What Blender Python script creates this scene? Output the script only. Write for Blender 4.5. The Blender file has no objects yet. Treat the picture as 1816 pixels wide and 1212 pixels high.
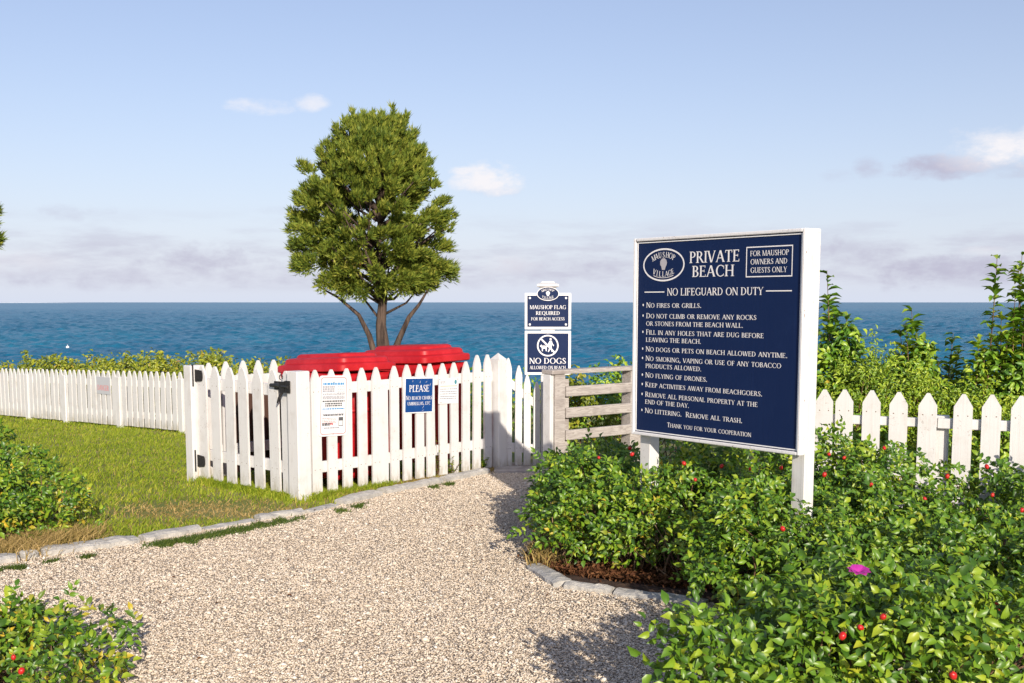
import bpy, bmesh, math, random
import numpy as np
from mathutils import Vector, Matrix

random.seed(7)
RNG = np.random.default_rng(11)
sc = bpy.context.scene
COL = sc.collection
PI = math.pi

# ------------------------------------------------------------------ camera
FPX, CX, PY, EYE = 2000.0, 908.0, 757.0, 1.65      # focal length and principal point in photo pixels
PITCH = math.radians(6.3)
cam_d = bpy.data.cameras.new('camera')
cam = bpy.data.objects.new('camera', cam_d); COL.objects.link(cam)
cam.location = (0, 0, EYE)
cam.rotation_euler = (PI / 2 - PITCH, 0, 0)
cam_d.sensor_width = 36; cam_d.lens = FPX / 1816 * 36
cam_d.shift_y = (PY - 606) / 1816
cam_d.clip_start = 0.1; cam_d.clip_end = 100000
sc.camera = cam

# ------------------------------------------------------------------ sun, sky, exposure
SUN_EL = math.radians(19.8)
SUN_V = Vector((0.256, -0.967, 0)).normalized() * math.cos(SUN_EL) + Vector((0, 0, math.sin(SUN_EL)))
sd = bpy.data.lights.new('sun', 'SUN'); sd.energy = 4.1; sd.angle = math.radians(0.5); sd.color = (1, 0.90, 0.76)
sun = bpy.data.objects.new('sun', sd); COL.objects.link(sun)
sun.rotation_euler = SUN_V.to_track_quat('Z', 'Y').to_euler()
sun.location = (6, -20, 12)
sc.view_settings.view_transform = 'Standard'
sc.view_settings.look = 'None'
sc.view_settings.exposure = 0.45
sc.view_settings.gamma = 1

W = bpy.data.worlds.new('World'); sc.world = W; W.use_nodes = True
wn, wl = W.node_tree.nodes, W.node_tree.links
wn.clear()


class G:
    """tiny helper to wire shader maths"""
    def __init__(s, tree): s.n, s.l = tree.nodes, tree.links
    def new(s, t, **kw):
        o = s.n.new(t)
        for k, v in kw.items(): setattr(o, k, v)
        return o
    def put(s, sock, v):
        if isinstance(v, bpy.types.NodeSocket): s.l.new(v, sock)
        else: sock.default_value = v
    def m(s, op, a, b=None, c=None, clamp=False):
        o = s.new('ShaderNodeMath', operation=op, use_clamp=clamp)
        s.put(o.inputs[0], a)
        if b is not None: s.put(o.inputs[1], b)
        if c is not None: s.put(o.inputs[2], c)
        return o.outputs[0]
    def step(s, v, a, b):
        o = s.new('ShaderNodeMapRange', interpolation_type='SMOOTHSTEP')
        s.put(o.inputs[0], v); s.put(o.inputs[1], a); s.put(o.inputs[2], b)
        return o.outputs[0]
    def mix(s, f, a, b, mode='MIX'):
        o = s.new('ShaderNodeMix', data_type='RGBA', blend_type=mode)
        s.put(o.inputs[0], f)
        for k, v in ((6, a), (7, b)):
            if isinstance(v, tuple) and len(v) == 3: v = v + (1,)
            s.put(o.inputs[k], v)
        return o.outputs[2]
    def noise(s, vec, scale, detail=4, rough=0.55, dist=0.0):
        o = s.new('ShaderNodeTexNoise')
        if vec is not None: s.l.new(vec, o.inputs['Vector'])
        o.inputs['Scale'].default_value = scale; o.inputs['Detail'].default_value = detail
        o.inputs['Roughness'].default_value = rough; o.inputs['Distortion'].default_value = dist
        return o.outputs[0]
    def xyz(s, x, y, z):
        o = s.new('ShaderNodeCombineXYZ')
        s.put(o.inputs[0], x); s.put(o.inputs[1], y); s.put(o.inputs[2], z)
        return o.outputs[0]
    def ramp(s, f, stops):
        o = s.new('ShaderNodeValToRGB')
        e = o.color_ramp.elements
        while len(e) < len(stops): e.new(0.5)
        for k, (p, c) in enumerate(stops): e[k].position = p; e[k].color = c + (1,)
        s.put(o.inputs[0], f)
        return o.outputs[0]
    def mapping(s, vec, scale):
        o = s.new('ShaderNodeVectorMath', operation='MULTIPLY')
        s.l.new(vec, o.inputs[0]); o.inputs[1].default_value = scale
        return o.outputs[0]


def build_sky():
    g = G(W.node_tree)
    sky = g.new('ShaderNodeTexSky', sky_type='NISHITA')
    sky.sun_disc = False; sky.sun_elevation = SUN_EL
    sky.sun_rotation = math.atan2(SUN_V.x, SUN_V.y)
    sky.air_density = 1.0; sky.dust_density = 0.9; sky.ozone_density = 3.0
    tc = g.new('ShaderNodeTexCoord').outputs['Generated']
    sp = g.new('ShaderNodeSeparateXYZ'); g.l.new(tc, sp.inputs[0])
    X, Y, Z = sp.outputs
    az = g.m('ARCTAN2', X, Y); el = g.m('ARCSINE', Z)
    wv = g.xyz(g.m('MULTIPLY', az, 1.0), g.m('MULTIPLY', el, 1.9), 0.0)
    n1 = g.noise(wv, 26, 8, 0.62); n2 = g.noise(wv, 70, 6, 0.6)
    nn = g.m('ADD', g.m('MULTIPLY', g.m('SUBTRACT', n1, 0.5), 2.9), g.m('MULTIPLY', g.m('SUBTRACT', n2, 0.5), 1.1))
    def blob(u, v, w, h, soft=0.9, flat=0.0):
        a0, e0 = (u - 908) / 2012, (536 - v) / 2012
        dx = g.m('DIVIDE', g.m('SUBTRACT', az, a0), w * 1.25 / 2012)
        dy = g.m('DIVIDE', g.m('SUBTRACT', el, e0), h * 1.3 / 2012)
        r2 = g.m('ADD', g.m('MULTIPLY', dx, dx), g.m('MULTIPLY', dy, dy))
        q = g.m('SUBTRACT', g.m('ADD', 1.0, nn), r2)
        return g.step(q, 0.0, soft), dy
    white, shade = None, None
    def mx(a, b): return b if a is None else g.m('MAXIMUM', a, b)
    for (u, v, w, h, s, k) in ((1750, 296, 85, 24, 1.2, 0.95), (866, 322, 60, 26, 1.1, 0.95), (840, 328, 42, 18, 1.2, 0.85), (478, 208, 50, 14, 1.5, 0.75), (560, 200, 28, 12, 1.5, 0.7),
                               (1735, 290, 95, 30, 1.5, 0.85), (1820, 302, 110, 28, 1.6, 0.7), (1690, 305, 60, 20, 1.6, 0.5), (905, 470, 60, 18, 1.8, 0.35), (700, 470, 50, 16, 1.8, 0.3),
                               (60, 470, 120, 20, 2.0, 0.3), (1700, 452, 40, 8, 1.6, 0.35)):
        c, _ = blob(u, v, w, h, s); white = mx(white, g.m('MULTIPLY', c, k))
    for (u, v, w, h, s, k) in ((1630, 316, 84, 19, 1.5, 0.9), (1760, 322, 130, 16, 1.7, 0.55), (1512, 315, 28, 18, 1.6, 0.55), (1470, 325, 30, 12, 1.9, 0.35), (866, 342, 55, 11, 1.8, 0.3),
                               (370, 462, 110, 28, 1.7, 0.8), (200, 492, 220, 22, 2.0, 0.75), (480, 490, 170, 22, 2.0, 0.7), (180, 390, 60, 14, 2.0, 0.45), (100, 445, 70, 12, 2.0, 0.4),
                               (990, 478, 170, 26, 1.8, 0.75), (1500, 460, 90, 36, 1.7, 0.75), (1660, 486, 170, 28, 1.5, 0.85), (860, 495, 120, 16, 2, 0.5), (520, 380, 60, 10, 2, 0.25),
                               (1850, 495, 160, 24, 1.8, 0.55), (-200, 470, 260, 34, 1.9, 0.5), (2150, 430, 260, 60, 1.9, 0.5), (1230, 500, 200, 18, 2, 0.5)):
        c, _ = blob(u, v, w, h, s); shade = mx(shade, g.m('MULTIPLY', c, k))
    # general bank low over the sea all round
    bn = g.noise(g.xyz(g.m('MULTIPLY', az, 3.0), g.m('MULTIPLY', el, 16.0), 3.1), 3.2, 7, 0.6)
    band = g.m('MULTIPLY', g.step(el, 0.006, 0.02), g.m('SUBTRACT', 1.0, g.step(el, 0.04, 0.085)))
    shade = mx(shade, g.m('MULTIPLY', g.m('MULTIPLY', g.step(bn, 0.42, 0.68), band), 0.55))
    sc1 = 0.100
    mul = g.new('ShaderNodeVectorMath', operation='SCALE'); g.l.new(sky.outputs[0], mul.inputs[0]); mul.inputs[3].default_value = sc1
    base = g.mix(1.0, mul.outputs[0], (1.12, 0.97, 1.00), 'MULTIPLY')
    base = g.mix(0.22, base, (0.46, 0.51, 0.66))
    # thin bright veil of humid air low down
    veil = g.m('POWER', g.m('SUBTRACT', 1.0, g.m('ABSOLUTE', Z), clamp=True), 7.0)
    base = g.mix(g.m('MULTIPLY', veil, SKY_VEIL), base, SKY_VEIL_C)
    c1 = g.mix(shade, base, (0.375, 0.365, 0.465))
    c2 = g.mix(white, c1, (0.70, 0.68, 0.70))
    bg = g.new('ShaderNodeBackground'); g.l.new(c2, bg.inputs[0]); bg.inputs[1].default_value = 1.0
    out = g.new('ShaderNodeOutputWorld'); g.l.new(bg.outputs[0], out.inputs[0])


SKY_VEIL, SKY_VEIL_C = 0.80, (0.55, 0.60, 0.72)
build_sky()

# ------------------------------------------------------------------ placing helpers
CP, SP = math.cos(PITCH), math.sin(PITCH)


def ray(u, v):
    a, b = u - CX, PY - v
    return Vector((a, FPX * CP + b * SP, -FPX * SP + b * CP)).normalized()


def gz(x, y):
    z = -0.045 * max(0.0, y - 10.6)
    if y > 26.5: z -= (y - 26.5) * 0.75
    return max(z, -10.6)


def at(u, v, z=0.0):
    r = ray(u, v); t = (z - EYE) / r.z
    return Vector((r.x * t, r.y * t, z))


def at_ground(u, v):
    r = ray(u, v); t = 3.0
    while t < 80:
        p = Vector((0, 0, EYE)) + r * t
        if p.z <= gz(p.x, p.y): return p
        t += 0.01
    return p


def atd(u, v, y):
    r = ray(u, v); t = y / r.y
    return Vector((0, 0, EYE)) + r * t


def on_plane(u, v, p, n):
    r = ray(u, v); o = Vector((0, 0, EYE))
    return o + r * ((p - o).dot(n) / r.dot(n))


# ------------------------------------------------------------------ materials
def mat(name):
    m = bpy.data.materials.new(name); m.use_nodes = True
    g = G(m.node_tree)
    return m, g, m.node_tree.nodes['Principled BSDF']


def obj_coord(g): return g.new('ShaderNodeTexCoord').outputs['Object']
def world_pos(g): return g.new('ShaderNodeNewGeometry').outputs['Position']


def bump(g, b, h, strength=0.3, dist=0.01):
    o = g.new('ShaderNodeBump'); o.inputs['Strength'].default_value = strength; o.inputs['Distance'].default_value = dist
    g.put(o.inputs['Height'], h); g.l.new(o.outputs[0], b.inputs['Normal'])


def m_paint(name, col, dirt=(0.55, 0.5, 0.42), amt=0.35, rough=0.55, rust=0.0, spec=0.35, foot=0.0, chips=0.0):
    m, g, b = mat(name)
    p = world_pos(g)
    grain = g.noise(g.mapping(p, (70, 70, 2.0)), 1.0, 5, 0.65)
    blot = g.noise(p, 5.0, 5, 0.65)
    f = g.m('MULTIPLY', g.step(blot, 0.48, 0.8), amt)
    f = g.m('ADD', f, g.m('MULTIPLY', g.step(grain, 0.50, 0.78), amt * 0.55), clamp=True)
    c = g.mix(f, col, dirt)
    if rust:
        rn = g.noise(g.mapping(p, (22, 22, 1.3)), 1.0, 4, 0.6)
        c = g.mix(g.m('MULTIPLY', g.step(rn, 0.60, 0.74), rust), c, (0.55, 0.36, 0.17))
    if foot:                                             # splashed soil and algae at the foot of each board
        z = g.new('ShaderNodeSeparateXYZ'); g.l.new(obj_coord(g), z.inputs[0])
        fn = g.noise(g.mapping(p, (30, 30, 8)), 1.0, 4, 0.65)
        k = g.m('MULTIPLY', g.m('SUBTRACT', 1.0, g.step(z.outputs[2], 0.0, 0.16)), g.step(fn, 0.35, 0.65))
        c = g.mix(g.m('MULTIPLY', k, foot), c, (0.33, 0.29, 0.19))
    if chips:
        cn = g.noise(p, 75, 3, 0.6); cm = g.noise(p, 7, 3, 0.6)
        c = g.mix(g.m('MULTIPLY', g.m('MULTIPLY', g.step(cn, 0.60, 0.66), g.step(cm, 0.5, 0.62)), chips), c, (0.16, 0.09, 0.06))
    g.put(b.inputs['Base Color'], c); b.inputs['Roughness'].default_value = rough; b.inputs['Specular IOR Level'].default_value = spec
    bump(g, b, grain, 0.4, 0.004)
    return m


M = {}
M['white'] = m_paint('white_paint', (0.655, 0.645, 0.635), dirt=(0.42, 0.38, 0.335), amt=0.45, foot=0.7, chips=0.35)
M['white_rust'] = m_paint('white_paint_rust_stained', (0.655, 0.645, 0.635), dirt=(0.42, 0.38, 0.335), amt=0.45, rust=0.6, foot=0.7, chips=0.4)
M['white_clean'] = m_paint('white_sign_paint', (0.80, 0.80, 0.80), amt=0.18)
M['frame'] = m_paint('chipped_frame_paint', (0.74, 0.73, 0.73), dirt=(0.5, 0.46, 0.42), amt=0.4, chips=0.9)
M['nail'] = m_paint('rusty_nail', (0.16, 0.10, 0.06), rough=0.7)
M['black'] = m_paint('black_iron', (0.018, 0.017, 0.017), dirt=(0.06, 0.05, 0.05), amt=0.4, rough=0.5)
M['navy'] = m_paint('navy_sign', (0.0035, 0.015, 0.066), dirt=(0.008, 0.024, 0.085), amt=0.4, rough=0.6, spec=0.2)
M['blue'] = m_paint('blue_sign', (0.006, 0.055, 0.22), dirt=(0.03, 0.10, 0.28), amt=0.6, rough=0.5, spec=0.25)
M['letter'] = m_paint('white_lettering', (0.82, 0.80, 0.80), amt=0.15)
M['shell_grey'] = m_paint('grey_emblem', (0.42, 0.40, 0.43))
M['bead'] = m_paint('dark_bead', (0.03, 0.03, 0.05))
M['plate'] = m_paint('white_plate', (0.78, 0.78, 0.78), amt=0.1, rough=0.4)
M['grey_plate'] = m_paint('grey_plate', (0.50, 0.51, 0.54), amt=0.2, rough=0.4)
M['ink'] = m_paint('dark_ink', (0.09, 0.09, 0.10), amt=0.1)
M['grey_ink'] = m_paint('grey_ink', (0.33, 0.33, 0.37), amt=0.1)
M['blue_ink'] = m_paint('blue_ink', (0.07, 0.28, 0.55), amt=0.1)
M['red_ink'] = m_paint('red_ink', (0.42, 0.07, 0.07), amt=0.1)
M['pale_red_ink'] = m_paint('faded_red_ink', (0.75, 0.18, 0.18), amt=0.1)
M['tan_ink'] = m_paint('tan_ink', (0.55, 0.40, 0.25), amt=0.1)
M['teal_ink'] = m_paint('teal_ink', (0.05, 0.25, 0.30), amt=0.1)
M['buoy'] = m_paint('white_buoy', (0.8, 0.8, 0.8))
M['shade_brown'] = m_paint('shade_brown', (0.085, 0.045, 0.035), dirt=(0.12, 0.08, 0.06))  # dark brown that stands for shade inside the cart enclosure


def m_red():
    m, g, b = mat('red_plastic')
    p = obj_coord(g)
    n = g.noise(p, 4, 6, 0.7)
    sc_ = g.noise(g.mapping(p, (3, 3, 40)), 1.0, 4, 0.6)
    c = g.mix(g.step(n, 0.4, 0.75), (0.42, 0.005, 0.009), (0.56, 0.018, 0.024))
    c = g.mix(g.m('MULTIPLY', g.step(sc_, 0.62, 0.8), 0.3), c, (0.60, 0.12, 0.13))
    g.put(b.inputs['Base Color'], c); b.inputs['Roughness'].default_value = 0.48
    bump(g, b, g.noise(p, 90, 3, 0.6), 0.12, 0.003)
    return m


M['red'] = m_red()


def m_wood():
    m, g, b = mat('weathered_wood')
    p = obj_coord(g)
    w = g.noise(g.mapping(p, (2.0, 26, 26)), 1.0, 5, 0.6, 0.6)
    rings = g.m('FRACT', g.m('MULTIPLY', w, 7.0))
    k = g.noise(p, 5.0, 3, 0.5)
    c = g.mix(g.step(rings, 0.3, 0.9), (0.46, 0.42, 0.385), (0.33, 0.29, 0.265))
    c = g.mix(g.step(k, 0.5, 0.75), c, (0.26, 0.225, 0.21))
    g.put(b.inputs['Base Color'], c); b.inputs['Roughness'].default_value = 0.85
    bump(g, b, rings, 0.3, 0.004)
    return m


M['wood'] = m_wood()


def m_leaf(name, stops, trans=0.17, rough=0.40, spec=0.5):
    m, g, b = mat(name)
    r = g.new('ShaderNodeNewGeometry')
    rnd = r.outputs['Random Per Island']
    big = g.noise(r.outputs['Position'], 2.6, 3, 0.6)
    f = g.m('ADD', g.m('MULTIPLY', rnd, 0.78), g.m('MULTIPLY', g.m('SUBTRACT', big, 0.5), 0.75))
    f = g.m('ADD', f, 0.07, clamp=True)
    c = g.ramp(f, stops)
    g.put(b.inputs['Base Color'], c); b.inputs['Roughness'].default_value = rough
    b.inputs['Specular IOR Level'].default_value = spec
    t = g.new('ShaderNodeBsdfTranslucent')
    g.put(t.inputs['Color'], g.mix(0.5, c, (0.38, 0.46, 0.03), 'MIX'))
    mx = g.new('ShaderNodeMixShader'); mx.inputs[0].default_value = trans
    g.l.new(b.outputs[0], mx.inputs[1]); g.l.new(t.outputs[0], mx.inputs[2])
    out = m.node_tree.nodes['Material Output']; g.l.new(mx.outputs[0], out.inputs[0])
    return m


M['rose_leaf'] = m_leaf('rose_leaf', [(0.0, (0.030, 0.076, 0.008)), (0.30, (0.068, 0.165, 0.012)), (0.60, (0.162, 0.288, 0.018)), (0.85, (0.318, 0.404, 0.026)), (0.96, (0.460, 0.452, 0.030)), (1.0, (0.650, 0.416, 0.030))])
M['autumn_leaf'] = m_leaf('yellowing_rose_leaf', [(0.0, (0.066, 0.139, 0.012)), (0.3, (0.198, 0.262, 0.024)), (0.6, (0.363, 0.339, 0.036)), (0.9, (0.660, 0.431, 0.024)), (1.0, (0.578, 0.200, 0.024))])
M['hedge_leaf'] = m_leaf('hedge_leaf', [(0.0, (0.068, 0.105, 0.012)), (0.4, (0.197, 0.245, 0.017)), (0.8, (0.369, 0.378, 0.024)), (1.0, (0.332, 0.168, 0.036))])
M['shoot_leaf'] = m_leaf('shoot_leaf', [(0.0, (0.063, 0.161, 0.017)), (0.5, (0.175, 0.338, 0.025)), (0.85, (0.413, 0.514, 0.043)), (1.0, (0.700, 0.482, 0.051))])
M['weed_leaf'] = m_leaf('weed_leaf', [(0.0, (0.03, 0.06, 0.012)), (0.5, (0.075, 0.125, 0.02)), (1.0, (0.16, 0.18, 0.04))], trans=0.2, rough=0.6, spec=0.2)
M['goldenrod_leaf'] = m_leaf('goldenrod_leaf', [(0.0, (0.096, 0.192, 0.014)), (0.5, (0.243, 0.366, 0.024)), (1.0, (0.454, 0.521, 0.036))])
M['cedar_leaf'] = m_leaf('cedar_spray', [(0.0, (0.048, 0.091, 0.017)), (0.4, (0.146, 0.199, 0.025)), (0.8, (0.280, 0.305, 0.043)), (0.97, (0.390, 0.375, 0.070)), (1.0, (0.488, 0.205, 0.053))], trans=0.12, rough=0.6, spec=0.25)
M['grass_blade'] = m_leaf('grass_blade', [(0.0, (0.133, 0.197, 0.014)), (0.45, (0.250, 0.334, 0.023)), (0.8, (0.394, 0.428, 0.041)), (1.0, (0.644, 0.503, 0.114))], trans=0.3, rough=0.6, spec=0.2)
M['dry_blade'] = m_leaf('dry_grass_blade', [(0.0, (0.216, 0.169, 0.042)), (0.5, (0.446, 0.312, 0.120)), (1.0, (0.567, 0.403, 0.192))], trans=0.2, rough=0.8, spec=0.1)
M['litter'] = m_leaf('leaf_litter', [(0.0, (0.05, 0.02, 0.012)), (0.5, (0.13, 0.055, 0.025)), (1.0, (0.26, 0.13, 0.06))], trans=0.05, rough=0.8, spec=0.1)
M['hip'] = m_paint('red_rose_hip', (0.50, 0.018, 0.018), dirt=(0.55, 0.10, 0.02), amt=0.5, rough=0.3)
M['petal'] = m_leaf('magenta_petal', [(0.0, (0.42, 0.015, 0.27)), (1.0, (0.62, 0.05, 0.42))], trans=0.2)
M['sepal'] = M['rose_leaf']


def m_bark(name, a, b_):
    m, g, b = mat(name)
    p = obj_coord(g)
    n = g.noise(g.mapping(p, (14, 14, 2.0)), 1.0, 6, 0.65)
    g.put(b.inputs['Base Color'], g.mix(g.step(n, 0.35, 0.65), a, b_)); b.inputs['Roughness'].default_value = 0.9
    bump(g, b, n, 0.7, 0.03)
    return m


M['bark'] = m_bark('cedar_bark', (0.022, 0.013, 0.010), (0.12, 0.08, 0.06))
M['cane'] = m_bark('cane', (0.16, 0.085, 0.05), (0.36, 0.24, 0.14))
M['twig'] = m_bark('twig', (0.07, 0.035, 0.02), (0.22, 0.13, 0.07))


def m_gravel():
    m, g, b = mat('crushed_shell')
    p = world_pos(g)
    v = g.new('ShaderNodeTexVoronoi'); g.l.new(p, v.inputs['Vector']); v.inputs['Scale'].default_value = 55
    v2 = g.new('ShaderNodeTexVoronoi', feature='DISTANCE_TO_EDGE'); g.l.new(p, v2.inputs['Vector']); v2.inputs['Scale'].default_value = 55
    sep = g.new('ShaderNodeSeparateColor'); g.l.new(v.outputs['Color'], sep.inputs[0])
    c = g.ramp(sep.outputs[0], [(0, (0.44, 0.35, 0.26)), (0.5, (0.66, 0.545, 0.42)), (1, (0.76, 0.65, 0.52))])
    c = g.mix(g.step(v2.outputs[0], 0.0, 0.12), (0.16, 0.12, 0.09), c)
    g.put(b.inputs['Base Color'], c); b.inputs['Roughness'].default_value = 0.9
    bump(g, b, g.step(v2.outputs[0], 0.0, 0.3), 0.8, 0.012)
    return m


M['gravel'] = m_gravel()


def m_chip():
    m, g, b = mat('shell_chip')
    r = g.new('ShaderNodeNewGeometry')
    big = g.noise(r.outputs['Position'], 0.6, 3, 0.6)
    f = g.m('ADD', r.outputs['Random Per Island'], g.m('MULTIPLY', g.m('SUBTRACT', big, 0.5), 0.22), clamp=True)
    c = g.ramp(f, [(0, (0.25, 0.20, 0.16)), (0.06, (0.49, 0.395, 0.295)), (0.45, (0.69, 0.575, 0.445)), (0.85, (0.79, 0.68, 0.545)), (1.0, (0.85, 0.79, 0.70))])
    g.put(b.inputs['Base Color'], c); b.inputs['Roughness'].default_value = 0.8
    return m


M['chip'] = m_chip()


def m_ground():
    m, g, b = mat('lawn_ground')
    p = world_pos(g)
    n = g.noise(p, 0.9, 6, 0.65); n2 = g.noise(p, 14, 5, 0.7)
    c = g.mix(g.step(n, 0.40, 0.66), (0.15, 0.185, 0.024), (0.32, 0.27, 0.10))
    c = g.mix(g.m('MULTIPLY', g.step(n2, 0.45, 0.75), 0.55), c, (0.16, 0.115, 0.06))
    g.put(b.inputs['Base Color'], c); b.inputs['Roughness'].default_value = 0.95
    bump(g, b, n2, 0.6, 0.03)
    return m


M['ground'] = m_ground()


def m_soil():
    m, g, b = mat('bed_soil')
    p = world_pos(g)
    n = g.noise(p, 18, 6, 0.7); n2 = g.noise(p, 60, 4, 0.7)
    c = g.mix(g.step(n, 0.35, 0.7), (0.035, 0.018, 0.012), (0.12, 0.065, 0.04))
    c = g.mix(g.m('MULTIPLY', g.step(n2, 0.6, 0.75), 0.6), c, (0.26, 0.17, 0.10))
    g.put(b.inputs['Base Color'], c); b.inputs['Roughness'].default_value = 0.95
    bump(g, b, n, 0.8, 0.03)
    return m


M['soil'] = m_soil()


def m_granite():
    m, g, b = mat('granite')
    p = world_pos(g)
    n = g.noise(p, 9, 6, 0.7); n2 = g.noise(p, 150, 3, 0.7); n3 = g.noise(p, 40, 4, 0.6)
    c = g.mix(g.step(n, 0.3, 0.7), (0.36, 0.345, 0.32), (0.54, 0.51, 0.46))
    c = g.mix(g.m('MULTIPLY', g.step(n2, 0.55, 0.7), 0.5), c, (0.2, 0.2, 0.21))
    g.put(b.inputs['Base Color'], c); b.inputs['Roughness'].default_value = 0.85
    bump(g, b, n3, 0.7, 0.02)
    return m


M['granite'] = m_granite()


def m_sea():
    m, g, b = mat('sea_water')
    p = world_pos(g)
    a1 = g.noise(g.mapping(p, (0.75, 0.12, 1.0)), 0.55, 5, 0.65, 0.4)
    a2 = g.noise(g.mapping(p, (0.5, 0.10, 1.0)), 0.07, 4, 0.6, 0.3)
    a3 = g.noise(g.mapping(p, (0.25, 0.8, 1.0)), 0.006, 4, 0.6)
    c = g.mix(g.step(a3, 0.35, 0.65), (0.008, 0.122, 0.226), (0.015, 0.157, 0.274))
    c = g.mix(g.m('MULTIPLY', g.step(a2, 0.38, 0.62), 0.45), c, (0.027, 0.212, 0.322))
    c = g.mix(g.m('MULTIPLY', g.step(a1, 0.45, 0.65), 0.4), c, (0.005, 0.088, 0.165))
    foam = g.m('MULTIPLY', g.step(a1, 0.70, 0.74), g.step(a2, 0.58, 0.64))
    c = g.mix(g.m('MULTIPLY', foam, 0.7), c, (0.5, 0.6, 0.66))
    g.put(b.inputs['Base Color'], c); b.inputs['Roughness'].default_value = 0.3
    b.inputs['Specular IOR Level'].default_value = 0.09
    bump(g, b, g.noise(p, 0.9, 4, 0.6), 0.6, 0.5)
    return m


M['sea'] = m_sea()
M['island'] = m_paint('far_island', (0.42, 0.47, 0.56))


# ------------------------------------------------------------------ object helpers
def tag(o, label=None, cat=None, group=None, kind=None):
    if label: o['label'] = label
    if cat: o['category'] = cat
    if group: o['group'] = group
    if kind: o['kind'] = kind
    return o


def empty(name, loc, rz=0.0):
    o = bpy.data.objects.new(name, None); COL.objects.link(o)
    o.location = loc; o.rotation_euler = (0, 0, rz); o.empty_display_size = 0.1
    return o


def link(name, me, parent=None):
    o = bpy.data.objects.new(name, me); COL.objects.link(o)
    if parent is not None: o.parent = parent
    return o


class MB:
    def __init__(s): s.v, s.f, s.mi = [], [], []
    def add(s, vs, fs, mi=0):
        k = len(s.v)
        s.v += [tuple(p) for p in vs]; s.f += [tuple(i + k for i in f) for f in fs]; s.mi += [mi] * len(fs)
        return s
    def box(s, x0, x1, y0, y1, z0, z1, mi=0, b=0.0):
        """box with chamfered long edges when b > 0"""
        if b <= 0:
            vs = [(x, y, z) for z in (z0, z1) for x, y in ((x0, y0), (x1, y0), (x1, y1), (x0, y1))]
            return s.add(vs, [(3, 2, 1, 0), (4, 5, 6, 7), (0, 1, 5, 4), (1, 2, 6, 5), (2, 3, 7, 6), (3, 0, 4, 7)], mi)
        ring = lambda i: [(x0 + b + i, y0 + i), (x1 - b - i, y0 + i), (x1 - i, y0 + b + i), (x1 - i, y1 - b - i), (x1 - b - i, y1 - i), (x0 + b + i, y1 - i), (x0 + i, y1 - b - i), (x0 + i, y0 + b + i)]
        L = [(ring(b * .7), z0), (ring(0), z0 + b), (ring(0), z1 - b), (ring(b * .7), z1)]
        vs = [(x, y, z) for r, z in L for x, y in r]
        fs = [tuple(range(7, -1, -1)), tuple(range(24, 32))]
        for k in range(3):
            for j in range(8):
                a, c = k * 8 + j, k * 8 + (j + 1) % 8
                fs.append((a, c, c + 8, a + 8))
        return s.add(vs, fs, mi)
    def prism(s, poly, y0, y1, mi=0):
        """poly = CCW (x, z) outline seen from -y; extruded from y0 (front) to y1"""
        n = len(poly)
        vs = [(x, y0, z) for x, z in poly] + [(x, y1, z) for x, z in poly]
        fs = [tuple(range(n)), tuple(range(2 * n - 1, n - 1, -1))]
        for i in range(n):
            j = (i + 1) % n
            fs.append((j, i, i + n, j + n))
        return s.add(vs, fs, mi)
    def flat(s, polys, y, mi=0, step=3e-5):
        for k, poly in enumerate(polys):
            yy = y - step * (k % 12)
            s.add([(x, yy, z) for x, z in poly], [tuple(range(len(poly)))], mi)
        return s
    def loft(s, rings, mi=0, cap=True):
        n = len(rings[0]); vs = [p for r in rings for p in r]; fs = []
        for k in range(len(rings) - 1):
            for j in range(n):
                a, c = k * n + j, k * n + (j + 1) % n
                fs.append((a, c, c + n, a + n))
        if cap:
            fs.append(tuple(range(n - 1, -1, -1)))
            fs.append(tuple((len(rings) - 1) * n + j for j in range(n)))
        return s.add(vs, fs, mi)
    def tube(s, pts, radii, sides=6, mi=0):
        pts = [Vector(p) for p in pts]; rings = []
        for k, p in enumerate(pts):
            d = (pts[min(k + 1, len(pts) - 1)] - pts[max(k - 1, 0)])
            if d.length < 1e-9: d = Vector((0, 0, 1))
            d.normalize()
            a = d.cross(Vector((0.31, 0.9, 0.17)))
            if a.length < 1e-3: a = d.cross(Vector((1, 0, 0)))
            a.normalize(); b = d.cross(a)
            rings.append([p + (a * math.cos(t) + b * math.sin(t)) * radii[k] for t in [2 * PI * j / sides for j in range(sides)]])
        return s.loft(rings, mi)
    def mesh(s, name, mats, smooth=False):
        me = bpy.data.meshes.new(name); me.from_pydata(s.v, [], s.f)
        for m in (mats if isinstance(mats, (list, tuple)) else [mats]): me.materials.append(m)
        me.polygons.foreach_set('material_index', s.mi)
        if smooth: me.polygons.foreach_set('use_smooth', [True] * len(s.f))
        me.update()
        return me
    def build(s, name, mats, parent=None, smooth=False): return link(name, s.mesh(name, mats, smooth), parent)


def tri_mesh(name, V, F, m, parent=None, smooth=False):
    me = bpy.data.meshes.new(name)
    V = np.ascontiguousarray(V, dtype=np.float32).reshape(-1, 3); F = np.ascontiguousarray(F, dtype=np.int32).reshape(-1, 3)
    me.vertices.add(len(V)); me.vertices.foreach_set('co', V.ravel())
    me.loops.add(len(F) * 3); me.loops.foreach_set('vertex_index', F.ravel())
    me.polygons.add(len(F)); me.polygons.foreach_set('loop_start', np.arange(len(F), dtype=np.int32) * 3)
    if smooth: me.polygons.foreach_set('use_smooth', np.ones(len(F), dtype=bool))
    me.materials.append(m); me.update(calc_edges=True)
    return link(name, me, parent)


def unit(a): return a / np.maximum(np.linalg.norm(a, axis=-1, keepdims=True), 1e-9)


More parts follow.
